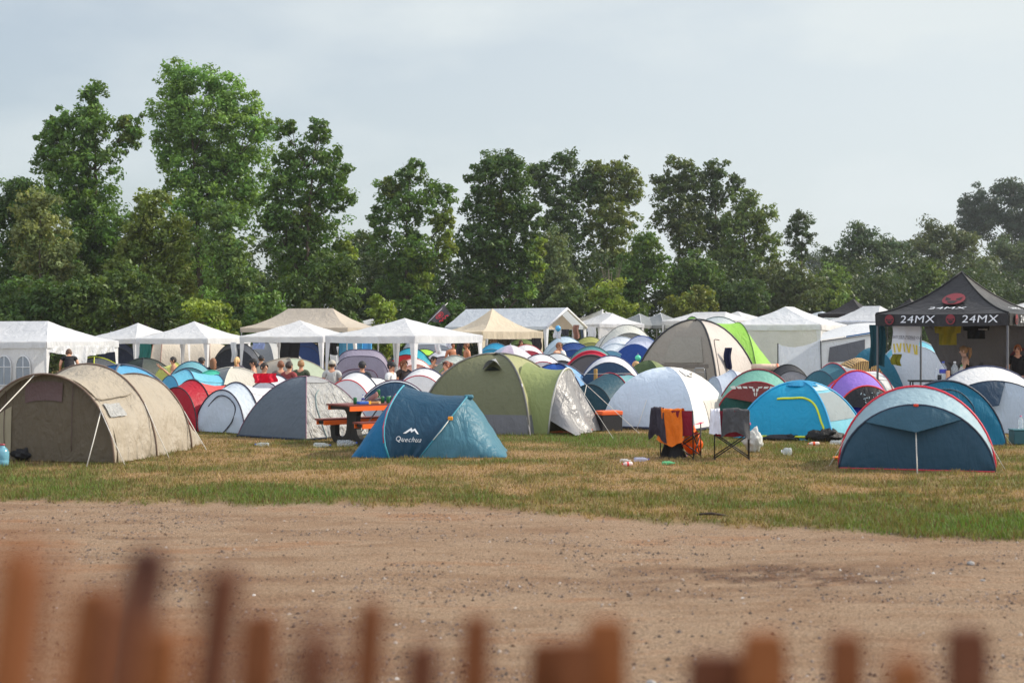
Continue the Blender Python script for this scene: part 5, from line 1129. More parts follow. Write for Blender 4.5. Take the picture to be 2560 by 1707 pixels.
# ------------------------------------------------------------------ picnic table
def picnic_table():
    x, y = GX(942, 25.6), 26.1
    root = thing('picnic_table', 'orange and brown picnic table with black moulded legs', 'table', (x, y, GZ(x, y)), 38)
    wood = solid((112, 52, 44), .55, name='table_board', var=.25, scale=20); org = solid((240, 104, 22), .45, name='orange_board', var=.05); blk = solid((20, 19, 20), .6, name='recycled_plastic', var=.2)
    for (nm, yc, wd, z) in (('tabletop', 0, .76, .72), ('bench', -.66, .28, .43), ('bench', .66, .28, .43)):
        t = MB(); n = 4 if nm == 'tabletop' else 2
        for k in range(n): t.box((0, yc-wd/2+wd*(k+.5)/n, z), (1.8, wd/n-.008, .03))
        b = t.build(nm, wood, root, smooth=False)
        for s in (-1, 1): MB().box((0, yc+s*(wd/2-.012), z-.055), (1.72, .028, .085)).build('apron', org, b, smooth=False)
        for s in (-1, 1): MB().box((s*.82, yc, z-.05), (.03, wd-.10, .06)).build('cross_bar', blk, b, smooth=False)
    for s in (-1, 1):
        m = MB()
        for q in (-1, 1):
            cl = [(.66, .40), (.66, .25), (.645, .14), (.58, .07), (.45, .045), (.28, .06), (.16, .13), (.10, .26), (.085, .42), (.10, .55), (.17, .63), (.30, .675)]
            w = [.085, .085, .08, .07, .055, .06, .075, .075, .07, .065, .05, .02]
            L, Rg = [], []
            for i, (a, b) in enumerate(cl):
                p0 = cl[max(i-1, 0)]; p1 = cl[min(i+1, len(cl)-1)]; dx, dz = p1[0]-p0[0], p1[1]-p0[1]; n = math.hypot(dx, dz); nx_, nz_ = -dz/n, dx/n
                L.append((a+nx_*w[i], max(.005, b+nz_*w[i]))); Rg.append((a-nx_*w[i], max(.005, b-nz_*w[i])))
            for i in range(len(cl)-1):
                qd = [L[i], L[i+1], Rg[i+1], Rg[i]]
                v = [(s*.55-.05, q*a, b) for a, b in qd]+[(s*.55+.05, q*a, b) for a, b in qd]
                m.add(v, [(0, 1, 2, 3), (7, 6, 5, 4), (0, 4, 5, 1), (2, 6, 7, 3)] + ([(0, 3, 7, 4)] if i == 0 else []) + ([(1, 5, 6, 2)] if i == len(cl)-2 else []))
        m.box((s*.55, 0, .38), (.094, .16, .60)); m.box((s*.55, 0, .675), (.094, .60, .03))
        m.build('leg', blk, root, smooth=False)
    for s in (-1, 1): MB().tube([(0.0, s*.02, .68), (s*.48, 0, .12)], .012, 6).build('brace', M_alu, root)
    return root
pt_root = picnic_table()
def on_table(u, v, z=.738):
    return Matrix.Translation(pt_root.location) @ Matrix.Rotation(R(38), 4, 'Z') @ Vector((u, v, z))
GREEN = solid((36, 104, 60), .3, .3, name='can_green', var=.1)
def can(label, p, lay=False, mat=GREEN, group='drink cans on the picnic table'):
    r = thing('drink_can', label, 'can', p, rng.random()*360, group)
    MB().lathe([(.026, 0), (.033, .008), (.033, .108), (.028, .118)], 12).build('body', mat, r)
    MB().lathe([(.0255, .118), (.0275, .122), (.026, .1215)], 12).build('lid', M_alu, r); return r
for (u, v, t) in ((-.62, -.16, 'green drink can alone at the left end of the picnic table'), (-.02, .0, 'green drink can at the back of the can cluster'), (.06, -.20, 'green drink can at the front of the can cluster'), (.14, -.12, 'green drink can in the middle of the can cluster'), (.20, -.2, 'green drink can at the right end of the can cluster'), (.42, -.16, 'green drink can standing near the blue tent'), (-.02, -.14, 'green drink can at the left front of the can cluster')):
    can(t, on_table(u, v))
can('green drink can stacked on top of another can', on_table(-.02, .0, .862))
def bottle(name, label, loc, h=.30, r=.04, mat=None, capc=(40, 80, 170), lay=None, cat='bottle', group=None, liquid=None):
    ro = thing(name, label, cat, loc, 0, group)
    Mx = Matrix.Identity(4)
    if lay is not None: Mx = Matrix.Translation((0, 0, r)) @ Matrix.Rotation(R(lay), 4, 'Z') @ Matrix.Rotation(R(90), 4, 'Y')
    MB().lathe([(r*.8, 0), (r, .02*h/.3), (r, h*.25), (r*.93, h*.3), (r, h*.36), (r, h*.62), (r*.75, h*.76), (r*.36, h*.88), (r*.34, h*.94)], 12, 0, Mx).build('body', mat or clear(), ro)
    MB().lathe([(r*.38, h*.93), (r*.40, h*.94), (r*.40, h), (r*.34, h*1.005)], 10, 0, Mx).build('cap', solid(capc, .4), ro)
    if liquid: MB().lathe([(r*1.01, h*.37), (r*1.015, h*.38), (r*1.015, h*.58), (r*1.01, h*.59)], 12, 0, Mx).build('label_band', solid(liquid, .5), ro)
    return ro
bottle('tall_glass', 'clear tumbler at the end of the picnic table by the blue tent', on_table(.55, -.12), .14, .035, capc=(230, 230, 230))
bottle('drink_bottle', 'small clear bottle with blue foot left of the can cluster', on_table(-.34, .02), .16, .03, liquid=(30, 40, 120), group=None)
def flat_box(name, label, p, sz, col, yaw, cat, col2=None):
    r = thing(name, label, cat, p, yaw); MB().box((0, 0, sz[2]/2), sz).build('wrapper', solid(col, .4), r, smooth=False, bevel=.008)
    if col2: MB().box((sz[0]*.42, 0, sz[2]/2), (sz[0]*.2, sz[1]*1.02, sz[2]*1.03)).build('end_print', solid(col2, .5), r, smooth=False)
flat_box('snack_packet', 'blue snack packet with yellow end lying on the picnic table', on_table(-.50, -.26), (.24, .10, .05), (40, 90, 170), 38, 'packet', (230, 170, 30))
flat_box('food_tray', 'pale food tray lying on the picnic table', on_table(-.42, -.05), (.22, .14, .03), (206, 206, 214), 20, 'tray')
flat_box('snack_packet', 'brown snack packet in the middle of the picnic table', on_table(-.26, -.24), (.20, .09, .04), (168, 120, 72), 30, 'packet', (214, 186, 140))
flat_box('bread_bag', 'beige bread bag near the tent end of the picnic table', on_table(.46, -.02), (.14, .12, .06), (222, 186, 140), 10, 'bag')
def blob(name, label, cat, loc, rad, col, seed, amp=.25, mat=None, yaw=0, group=None, freq=4.0, trans=.1, top=None):
    def fn(u, v):
        a = u*2*math.pi; t = -math.pi/2+v*math.pi; q = Vector((math.cos(a)*math.cos(t)*rad[0], math.sin(a)*math.cos(t)*rad[1], math.sin(t)*rad[2]))
        n = q.normalized() if q.length > 0 else Vector((0, 0, 1)); k = 1+amp*noise.noise(Vector((n.x*freq*.6+seed, n.y*freq*.6, n.z*freq*.6)))+amp*.4*noise.noise(n*freq*2+Vector((seed, 0, 0)))
        q = q*k
        if top and q.z > 0: q.x *= 1-top*q.z/rad[2]; q.y *= 1-top*q.z/rad[2]
        q.z = max(-rad[2]*.92, q.z); return q+Vector((0, 0, rad[2]*.92))
    o = MB().grid(fn, 28, 18).build(name, mat or fabric(col, trans, .5, .6, scale=2.5), None, loc, yaw); return tag(o, label, cat, group)
blob('crumpled_foil', 'crumpled grey foil heap between the cans and the packets', 'foil', on_table(-.14, .0), (.13, .09, .06), (120, 110, 112), 3, .6)
tag(MB().tube([(-.08, 0, .04), (0, .02, .10), (.06, 0, .16), (.05, .01, .2)], [.05, .06, .04, .02], 7).build('paper_bag', fabric((150, 104, 100), .1, .7, .6, scale=4), None, on_table(-.16, -.05)), 'small brown paper bag standing before the can cluster', 'paper bag')

# ------------------------------------------------------------------ camp chairs and what hangs on them
CRIM = (128, 16, 44)
def camp_chair(label, px, d, yaw):
    x = GX(px, d); root = thing('camp_chair', label, 'camp chair', (x, d, GZ(x, d)), yaw, 'folding camp chairs on the grass')
    # the sitter faces local +y (away from the camera); back rest on the camera side
    w, dp, sh, bh = .27, .24, .40, .78; st = M_dkmetal
    def tb(*p, r=.010): return MB().tube(p, r, 6)
    for sx in (-1, 1):
        tb((sx*w, -dp, 0), (sx*w, -dp-.03, bh)).build('back_post', st, root)
        tb((sx*w, dp, 0), (sx*w*.98, dp+.01, .56)).build('front_post', st, root)
        tb((sx*w, -dp, .03), (sx*w, dp, sh)).build('side_brace', st, root); tb((sx*w, dp, .03), (sx*w, -dp, sh)).build('side_brace', st, root)
    for sy in (-1, 1):
        tb((-w, sy*dp, .03), (w, sy*dp, sh)).build('cross_brace', st, root); tb((w, sy*dp, .03), (-w, sy*dp, sh)).build('cross_brace', st, root)
    fm = fabric(CRIM, .10, .6, .4)
    MB().grid(lambda u, v: Vector((-w+2*w*u, -dp+2*dp*v, sh-.05*math.sin(math.pi*u)*math.sin(math.pi*v))), 10, 8).build('seat', fm, root)
    MB().grid(lambda u, v: Vector((-w+2*w*u, -dp-.03*v-.04*math.sin(math.pi*u), sh-.02+(bh-sh+.02)*v)), 10, 8).build('backrest', fm, root)
    for sx in (-1, 1):
        MB().grid(lambda u, v: Vector((sx*w+(v-.5)*.07, -dp-.02+(2*dp+.12)*u, .565+.0*u-.012*math.sin(math.pi*u))), 10, 3).build('armrest', fabric((196, 44, 92), .1, .6, .3), root)
        for sy in (-1, 1): MB().lathe([(.018, 0), (.02, .01), (.014, .03)], 8, 0, Matrix.Translation((sx*w, sy*dp, 0))).build('foot', M_black, root)
    return root
ch1 = camp_chair('crimson folding camp chair hung with orange and dark jackets', 1702, 23.0, -22)
ch2 = camp_chair('crimson folding camp chair with a grey towel over its back', 1829, 22.7, -8)
def world_of(root, p): return root.matrix_basis @ Vector(p) if False else Matrix.Translation(root.location) @ Matrix.Rotation(root.rotation_euler.z, 4, 'Z') @ Vector(p)
def drape(name, label, cat, root, x0, x1, path, col, seed, fold=.02, nf=3.0, skew=0.0, hem=.0, trans=.08, group=None, widen=0.0):
    """cloth hung along a path of (y, z) in root's frame between x0 and x1"""
    pts = [Vector((0, a, b)) for a, b in path]; L = [0]
    for i in range(1, len(pts)): L.append(L[-1]+(pts[i]-pts[i-1]).length)
    def at(t):
        s = t*L[-1]
        for i in range(1, len(pts)):
            if s <= L[i] or i == len(pts)-1:
                k = (s-L[i-1])/max(1e-6, L[i]-L[i-1]); return pts[i-1].lerp(pts[i], k)
    def fn(u, v):
        q = at(v).copy(); dr = abs(v-.5)*2
        q.x = x0+(x1-x0)*u+skew*(v-.5)+widen*(u-.5)*dr
        q.y += fold*math.sin(u*nf*6.28+seed+v*2)*dr+wr2(u*2, v*2, 0, seed)*fold*1.4; q.z += hem*math.sin(u*5+seed)*dr+wr(u*2, v*2, 1, seed)*fold*.5
        w = world_of(root, q); w.z = max(w.z, .02); return w
    o = MB().grid(fn, 28, 28).build(name, fabric(col, trans, .8, .5, scale=2)); return tag(o, label, cat, group)
drape('orange_jacket', 'orange jacket slung over the back of the left camp chair', 'jacket', ch1, -.24, .10, [(-.42, .27), (-.36, .42), (-.33, .62), (-.30, .79), (-.26, .82), (-.20, .78), (-.17, .60), (-.12, .46)], (222, 112, 20), 2, .035, 1.4, widen=.10, hem=.05)
drape('dark_jacket', 'dark grey jacket hanging off the left side of the camp chair', 'jacket', ch1, -.42, -.21, [(-.40, .33), (-.40, .44), (-.36, .60), (-.31, .80), (-.25, .84), (-.20, .72), (-.16, .52), (-.18, .35)], (52, 46, 56), 6, .05, 1.0, widen=.10, hem=.06, skew=-.10)
drape('orange_towel', 'orange cloth lying over the seat front of the left camp chair', 'towel', ch1, -.02, .22, [(-.18, .66), (-.12, .50), (.02, .42), (.16, .44), (.26, .40), (.29, .22)], (226, 116, 24), 9, .03, 1.2)
drape('grey_towel', 'dark grey towel hanging over the right camp chair', 'towel', ch2, -.14, .26, [(-.40, .40), (-.37, .50), (-.34, .66), (-.30, .80), (-.25, .82), (-.20, .74), (-.17, .55)], (74, 74, 76), 12, .03, 2.2, hem=.06, widen=.06)
drape('white_cloth', 'white cloth hanging at the left of the right camp chair', 'cloth', ch2, -.33, -.19, [(-.38, .42), (-.34, .62), (-.30, .79), (-.26, .82), (-.22, .72), (-.20, .5)], (222, 222, 232), 15, .03, 1.2, widen=.05)
drape('black_sleeves', 'black trousers trailing from the left camp chair to the grass', 'trousers', ch1, -.12, .04, [(-.36, .03), (-.30, .20), (-.28, .40), (-.26, .42), (-.22, .25), (-.14, .03)], (24, 22, 24), 18, .04, 1.6, widen=.22)
def gp3(px, py, dz=0.0):
    d = GD(py); x = GX(px, d); return Vector((x, d, GZ(x, d)+dz))
blob('orange_bag', 'full orange bin bag beside the left camp chair', 'bag', gp3(1730, 1136), (.17, .14, .235), (240, 104, 10), 5, .30, trans=.25, top=.35)
blob('plastic_bag', 'white plastic carrier bag full of rubbish by the right camp chair', 'bag', gp3(1884, 1131), (.15, .12, .20), (214, 214, 208), 8, .45, trans=.2, top=.1)
# cool box
def cooler():
    p = gp3(1524, 1079); d = p.y; w = 76*d/F; root = thing('cool_box', 'black cool box with bright orange lid on the grass', 'cool box', (p.x, d+.2, GZ(p.x, d)), 22)
    MB().box((0, 0, .165), (.46, .34, .33)).build('box', solid((38, 36, 38), .6, name='black_foam', bump=.3, var=.2, scale=40), root, smooth=False, bevel=.012)
    MB().box((0, 0, .375), (.475, .355, .085)).build('lid', solid((236, 100, 40), .6, name='orange_foam', var=.1, scale=30), root, smooth=False, bevel=.015)
    MB().box((.235, -.10, .06), (.006, .06, .07)).build('sticker', solid((226, 226, 226), .5), root, smooth=False)
cooler()
# cloth on the ground by the green dome
def ground_cloth():
    p = gp3(1415, 1083)
    f = lambda u, v: Vector(((u-.5)*.92+.1*v, (v-.5)*.35, .02+.035*max(0, noise.noise(Vector((u*5, v*4, 3))))+.05*u*u*abs(math.sin(v*5))))
    tag(MB().grid(f, 30, 10).build('orange_sheet', fabric((222, 92, 30), .1, .6, .6, scale=3), None, p), 'crumpled orange sheet on the grass at the olive dome porch', 'sheet')
ground_cloth()
# wooden post
def post():
    d = 34.0; x = GX(1489, d); root = thing('wooden_post', 'short round wooden post among the pop-up tents', 'post', (x, d, 0))
    zt = ZT(922, d); MB().lathe([(.045, 0), (.045, zt-.02), (.04, zt)], 10).build('shaft', solid((160, 124, 66), .8, name='timber', bump=.5, var=.3, scale=20), root)
    for k in (.3, .6): MB().tube([(-.5, -.03, zt*k+.35), (0, -.047, zt*k+.35), (.9, -.03, zt*k+.36)], .004, 4).build('wire', M_rope, root)
post()
def trolley():
    d = 39.0; x = GX(1749, d); root = thing('folding_trolley', 'grey tubular folding trolley handle behind the white dome', 'trolley', (x, d, 0)); zt = ZT(920, d)
    MB().tube([(-.14, 0, .0), (-.14, 0, zt-.06), (-.11, 0, zt), (.11, 0, zt), (.14, 0, zt-.06), (.14, 0, .0)], .014, 6).build('handle', M_alu, root)
    MB().tube([(-.14, 0, zt-.12), (.14, 0, zt-.12)], .01, 6).build('cross_bar', M_alu, root)
    MB().box((0, -.12, .03), (.32, .24, .03)).build('base_plate', M_alu, root, smooth=False)
    for s in (-1, 1): MB().lathe([(.02, -.015), (.06, -.012), (.06, .012), (.02, .015)], 12, 0, Matrix.Translation((s*.17, 0, .06)) @ Matrix.Rotation(R(90), 4, 'Y')).build('wheel', M_black, root)
trolley()
# balloons
def balloon(label, px, py, d, col, r):
    p = P(px, py, d); root = thing('balloon', label, 'balloon', p); MB().lathe([(.01, -r*1.15), (r*.45, -r*.9), (r*.85, -r*.4), (r, .05*r), (r*.85, r*.55), (r*.45, r*.9), (.01, r)], 16).build('skin', solid(col, .3), root)
    MB().tube([(0, 0, -r*1.15), (.02, 0, -r*1.6), (0, .01, r*1.6)], .004, 4).build('string', M_rope, root)
balloon('sky blue balloon hanging in the open gable of the marquee', 1395, 821, 59.5, (70, 160, 214), .125)
balloon('mint green balloon left of the tall beige dome', 1595, 895, 41, (80, 200, 160), .09)
# flag
def flag():
    d = 66; x0 = GX(1068, d); root = thing('flag', 'dark grey flag with a red fruit slice print on a thin pole', 'flag', (x0, d, 0))
    zb, zt = ZT(808, d), ZT(760, d); MB().tube([(0, 0, 0), (0, 0, zb), (.95, 0, ZT(757, d))], .02, 6).build('pole', solid((190, 190, 188), .4), root)
    c = [Vector((GX(px, d)-x0, 0, ZT(py, d))) for px, py in ((1070, 800), (1100, 809), (1127, 786), (1110, 760))]
    def f(u, v, o=0):
        q = (c[0].lerp(c[1], u)).lerp(c[3].lerp(c[2], u), v); q.y = .06*math.sin(u*7+v*3)-o; return q
    MB().grid(f, 14, 14).build('cloth', fabric((84, 82, 86), .25, .7), root)
    rm = solid((226, 60, 74), .6, name='red_print'); m = []
    ring = lambda r: [(.5+r*math.cos(2*math.pi*i/20), .42+r*math.sin(2*math.pi*i/20)) for i in range(20)]
    a, b = ring(.26), ring(.22)
    m += [[a[i], a[(i+1) % 20], b[(i+1) % 20], b[i]] for i in range(20)]
    for k in range(8):
        t = 2*math.pi*k/8; m.append([(.5+.03*math.cos(t-1.5), .42+.03*math.sin(t-1.5)), (.5+.21*math.cos(t-.05), .42+.21*math.sin(t-.05)), (.5+.21*math.cos(t+.05), .42+.21*math.sin(t+.05)), (.5+.03*math.cos(t+1.5), .42+.03*math.sin(t+1.5))])
    poly_mesh(m, lambda x, y: f(y*.9+.06, x*.9+.02, .02), rm, root, 'slice_print')
    MB().tube([f(.86-.1*math.sin(i*2.2), .12+.085*i, .03) for i in range(9)], .03, 5).build('script_print', rm, root)
flag()
# hanging laundry ---------------------------------------------------------
def hang(name, label, cat, px0, px1, py0, py1, d, col, seed, fold=.03, taper=0.0, col2=None, yaw=0, group='laundry hung under the gazebos'):
    xa, xb = GX(px0, d), GX(px1, d); zt, zb = ZT(py0, d), ZT(py1, d); xc = (xa+xb)/2; w = xb-xa
    f = lambda u, v, o=0: Vector(((u-.5)*w*(1-taper*v)+.02*math.sin(v*6+seed), fold*math.sin(u*11+seed)*(.3+v)-o+fold*.5*math.sin(u*23+v*2), (zb-zt)*v*(1-.06*math.sin(u*4+seed))))
    o = MB().grid(f, 18, 14).build(name, fabric(col, .15, .8, .4, scale=1.5), None, (xc, d, zt), yaw); tag(o, label, cat, group); return o, f
hang('black_towel', 'big black towel hanging under the white gazebo roof', 'towel', 700, 749, 856, 909, 47.3, (26, 24, 26), 1)
hang('black_shorts', 'black shorts hanging left of the lavender arched tent', 'shorts', 819, 843, 853, 886, 45, (32, 30, 32), 2)
hang('white_towel', 'long white towel hanging left of the lavender arched tent', 'towel', 826, 847, 866, 930, 45.6, (222, 222, 226), 3)
hang('white_trousers', 'white trousers hanging before the charcoal arched tent', 'trousers', 578, 592, 855, 902, 49, (224, 226, 230), 4, .04)
hang('teal_towel', 'dark teal towel hanging under the farthest left gazebo', 'towel', 348, 378, 855, 898, 56, (44, 110, 104), 5)
hang('blue_check_cloth', 'blue and white checked cloth behind the hanging white trousers', 'cloth', 632, 662, 857, 873, 56, (150, 164, 206), 6)
hang('grey_shirt', 'pale grey shirt hanging inside the marquee gable', 'shirt', 1384, 1402, 825, 846, 60.5, (206, 208, 216), 7, taper=-.1)
hang('dark_towel', 'dark grey towel hanging at the back of the marquee gable', 'towel', 1403, 1422, 823, 838, 62, (50, 50, 54), 8)
hang('brown_jacket', 'brown jacket hanging at the right post of the marquee', 'jacket', 1433, 1448, 812, 846, 59.4, (150, 110, 96), 9, .06)
hang('black_cloth', 'black cloth hanging at the right side of the beige gazebo', 'cloth', 1330, 1354, 845, 875, 57, (44, 38, 40), 10)
hang('camouflage_trousers', 'dark camouflage trousers hanging at the back of the beige gazebo', 'trousers', 1246, 1274, 848, 868, 59, (62, 58, 50), 11)
hang('brown_shorts', 'brown shorts hanging left of the dark camouflage trousers', 'shorts', 1224, 1242, 848, 863, 59, (128, 104, 88), 12)
hang('dark_towel', 'dark towel hanging in front of the shirtless tanned person', 'towel', 1141, 1157, 850, 888, 44.6, (52, 52, 60), 13, .04)
hang('striped_shirt', 'white and navy striped shirt hanging under the middle gazebo', 'shirt', 1116, 1129, 852, 869, 46.5, (206, 208, 220), 14)
hang('white_shirt', 'white shirt hanging left of the striped shirt', 'shirt', 1088, 1102, 852, 884, 46.8, (226, 228, 230), 15)
hang('navy_wall_cloth', 'slate blue cloth hanging at the gazebo right of the marquee', 'cloth', 1452, 1468, 818, 852, 72, (70, 82, 98), 16)
hang('white_towel', 'white towel hanging at the gazebo right of the marquee', 'towel', 1469, 1490, 817, 845, 72, (218, 220, 226), 17)
hang('teal_beach_towel', 'dark teal towel hanging from the left corner of the black canopy', 'towel', 2174, 2212, 812, 918, 33.0, (34, 74, 82), 18, .05, group='laundry hung under the black canopy')
o_, f_ = hang('printed_towel', 'white towel with yellow stripes and small print under the black canopy', 'towel', 2230, 2300, 811, 886, 32.65, (224, 226, 230), 19, .018, taper=.06, group='laundry hung under the black canopy')
ygm = solid((206, 186, 70), .7, name='yellow_print')
poly_mesh([[(a, .66), (a+.055, .66), (a+.055+s, .97), (a+s, .97)] for a, s in ((.05, .02), (.16, .07), (.30, -.05), (.40, .02), (.52, .07), (.66, -.06), (.78, .05), (.88, .0))], lambda x, y: f_(x, y, .012), ygm, o_, 'stripe_print')
text_mesh('2022 FIFA WORLD CUP', .075, lambda x, y: f_(.53+x/.66*.9, .43-y/.67, .012), solid((60, 60, 70), .7), o_)
text_mesh('OFFICIAL MASCOT', .055, lambda x, y: f_(.53+x/.66*.9, .50-y/.67, .012), solid((90, 90, 100), .7), o_)
hang('olive_towel', 'olive yellow towel hanging below the printed white towel', 'towel', 2229, 2252, 885, 913, 32.75, (128, 124, 30), 20, group='laundry hung under the black canopy')
def tee(name, label, px, py0, d, w, h, col, stripes=None):
    p = P(px, py0, d); root = thing(name, label, 'shirt', p, -10, 'laundry hung under the black canopy')
    def f(u, v, o=0):
        k = 1.0 if v > .38 else 1.55-.25*v; return Vector(((u-.5)*w*k, .03*math.sin(u*13+v*3)-o, -h*v-(.10 if (v < .4 and abs(u-.5) > .33) else 0)*h*2*(abs(u-.5)-.33)))
    MB().grid(f, 24, 16).build('cloth', fabric(col, .12, .8, .5, scale=2), root)
    if stripes:
        for q in (.30, .36): MB().grid(lambda u, v: f(.58+.35*u, q+.02*v, .02), 8, 2).build('stripe', solid(stripes, .7), root)
tee('yellow_shirt', 'olive yellow shirt hung up inside the black canopy', 2370, 811, 33.3, .40, .48, (148, 134, 36))
tee('black_jersey', 'black jersey with white sleeve stripes hung inside the black canopy', 2441, 811, 33.6, .40, .34, (26, 25, 28), (214, 214, 216))
hang('navy_towel', 'navy towel hanging on the side of the tall beige dome', 'towel', 1811, 1829, 869, 921, 40.9, (26, 30, 66), 21, .05, group=None)
hang('red_cloth', 'bright red cloth thrown over the top of the white pop-up tent', 'cloth', 634, 692, 933, 956, 31.6, (206, 14, 50), 22, .06, group=None)
# drinks table inside the black canopy
def stall():
    d = 32.2; x = GX(2330, d); root = thing('trestle_table', 'dark trestle table loaded with bottles inside the black canopy', 'table', (x, d, 0), -8)
    zt = ZT(950, d); MB().box((.25, 0, zt-.02), (1.5, .55, .035)).build('table_top', M_black, root, smooth=False)
    for sx in (-.45, .95):
        for sy in (-.22, .22): MB().tube([(sx, sy, 0), (sx, sy, zt-.03)], .015, 6).build('leg', M_dkmetal, root)
    return zt, d
zt_, d_ = stall()
for i, (px, h, r, cc, lb, t) in enumerate(((2341, .26, .035, (240, 240, 240), None, 'slim clear bottle at the left end of the canopy table'), (2358, .42, .085, (40, 70, 170), (60, 70, 170), 'big clear water bottle with blue band on the canopy table'), (2387, .42, .08, (220, 220, 220), None, 'big clear water bottle in front of the person in the crop top'), (2404, .34, .07, (60, 140, 70), (60, 150, 80), 'clear bottle with green band on the canopy table'))):
    bottle('water_bottle', t, (GX(px, d_), d_, zt_), h, r, None, cc, group='bottles on the canopy table', liquid=lb)
flat_box('drink_carton', 'pale orange drink carton between the big bottles', (GX(2370, d_-.15), d_-.15, zt_), (.07, .07, .22), (226, 170, 130), 15, 'carton', None)
for px, h in ((2349, .12), (2376, .14), (2395, .10)): 
    o = MB().lathe([(.035, 0), (.04, .01), (.045, h), (.04, h)], 10).build('plastic_cup', M_black if px != 2395 else solid((150, 20, 30), .4), None, (GX(px, d_-.1), d_-.1, zt_)); tag(o, {2349: 'black plastic cup beside the slim bottle', 2376: 'black plastic cup right of the drink carton', 2395: 'red plastic cup before the big clear bottle'}[px], 'cup', 'cups on the canopy table')
# litter on the grass -----------------------------------------------------
bottle('plastic_bottle', 'crushed clear bottle lying in front of the silver tent', gp3(672, 1118), .26, .035, lay=170, group='bottles lying on the grass')
bottle('plastic_bottle', 'clear bottle lying at the left foot of the picnic table', gp3(785, 1119), .32, .04, lay=-15, group='bottles lying on the grass')
bottle('plastic_bottle', 'large clear bottle lying under the picnic table', gp3(842, 1118), .36, .06, lay=8, group='bottles lying on the grass')
bottle('plastic_bottle', 'small white topped bottle farthest left of the three by the chairs', gp3(1550, 1161), .16, .03, clear((216, 216, 216), .6), (230, 230, 230), 0, group='bottles lying on the grass')
bottle('plastic_bottle', 'clear bottle with violet cap lying left of the chairs', gp3(1585, 1158), .24, .035, clear((186, 190, 216), .5), (60, 40, 130), 8, group='bottles lying on the grass')
bottle('plastic_bottle', 'red and white bottle lying closest to the track', gp3(1580, 1168), .16, .035, solid((226, 200, 196), .4), (206, 60, 50), 200, group='bottles lying on the grass', liquid=(206, 60, 60))
bottle('plastic_bottle', 'small clear bottle lying below the left chair', gp3(1700, 1146), .14, .035, clear((220, 220, 236), .7), (180, 60, 120), 30, group='bottles lying on the grass')
bottle('plastic_bottle', 'green bottle lying in the grass between chairs and track', gp3(1655, 1165), .20, .03, clear((90, 190, 130), .7), (60, 150, 90), 10, group='bottles lying on the grass')
bottle('plastic_bottle', 'round fat clear bottle lying alone before the cyan tent', gp3(1979, 1139), .17, .065, clear((216, 222, 228), .4), (230, 230, 230), 160, group='bottles lying on the grass')
bottle('plastic_bottle', 'orange bottle lying before the black bag', gp3(2048, 1115), .20, .035, solid((226, 206, 196), .4), (226, 80, 40), 180, group='bottles lying on the grass', liquid=(230, 84, 40))
bottle('plastic_bottle', 'clear bottle lying right of the orange bottle', gp3(2076, 1112), .30, .04, lay=5, group='bottles lying on the grass')
o = MB().lathe([(.05, 0), (.085, .03), (.09, .05), (.08, .05), (.06, .02)], 14).build('orange_bowl', solid((240, 130, 30), .5), None, gp3(2096, 1152)); tag(o, 'small orange bowl on the grass left of the red hooped tent', 'bowl')
blob('black_bag', 'long black holdall lying before the cyan tent', 'bag', gp3(2066, 1105), (.33, .15, .12), (20, 19, 20), 11, .5)
blob('clothes_heap', 'dark heap of shoes and clothes under the cyan tent edge', 'clothes', gp3(1985, 1101), (.45, .12, .06), (36, 36, 42), 12, .8)
bottle('water_canister', 'large pale blue water bottle at the left edge by the beige tunnel', gp3(6, 1166), .34, .10, clear((120, 180, 200), .7), (150, 60, 70), group=None)
blob('orange_pack', 'orange sack in the mouth of the beige tunnel tent', 'bag', gp3(28, 1152), (.14, .12, .12), (210, 64, 20), 13, .4)
blob('black_sack', 'black sack beside the orange one at the beige tunnel', 'bag', gp3(66, 1154), (.22, .14, .11), (22, 20, 22), 14, .4)
def crate():
    p = gp3(2552, 1112); root = thing('storage_crate', 'dark teal plastic crate at the right edge', 'crate', (p.x, p.y, GZ(p.x, p.y)), 0)
    MB().box((0, 0, .13), (.34, .30, .24)).build('box', solid((36, 84, 92), .5), root, smooth=False, bevel=.015); MB().box((0, 0, .265), (.36, .32, .025)).build('rim', solid((44, 98, 106), .5), root, smooth=False, bevel=.008)
crate()
pc = gp3(2552, 1112); bottle('water_bottle', 'clear bottle with pink cap standing on the teal crate', (pc.x, pc.y, GZ(pc.x, pc.y)+.278), .24, .045, None, (226, 90, 130))
# beige mat roll by the tall dome
def mat_roll():
    d = 38.5; root = thing('rolled_mat', 'beige rolled mat with an orange end below the lime tunnel', 'mat', (GX(1913, d), d, 0)); z = ZT(917, d)
    M_ = Matrix.Translation((-.36, 0, z-.02)) @ Matrix.Rotation(R(90), 4, 'Y')
    MB().lathe([(.02, 0), (.10, 0), (.105, .3), (.10, .66), (.09, .68)], 14, 0, M_).build('roll', fabric((214, 186, 164), .05), root)
    MB().lathe([(.10, .662), (.115, .665), (.10, .72), (.02, .74)], 14, 0, M_).build('end_cap', solid((240, 130, 90), .5), root)
    MB().box((0, .05, (z-.13)/2), (.7, .5, z-.13)).build('base_bag', fabric((60, 60, 64), .02), root, smooth=False)
mat_roll()
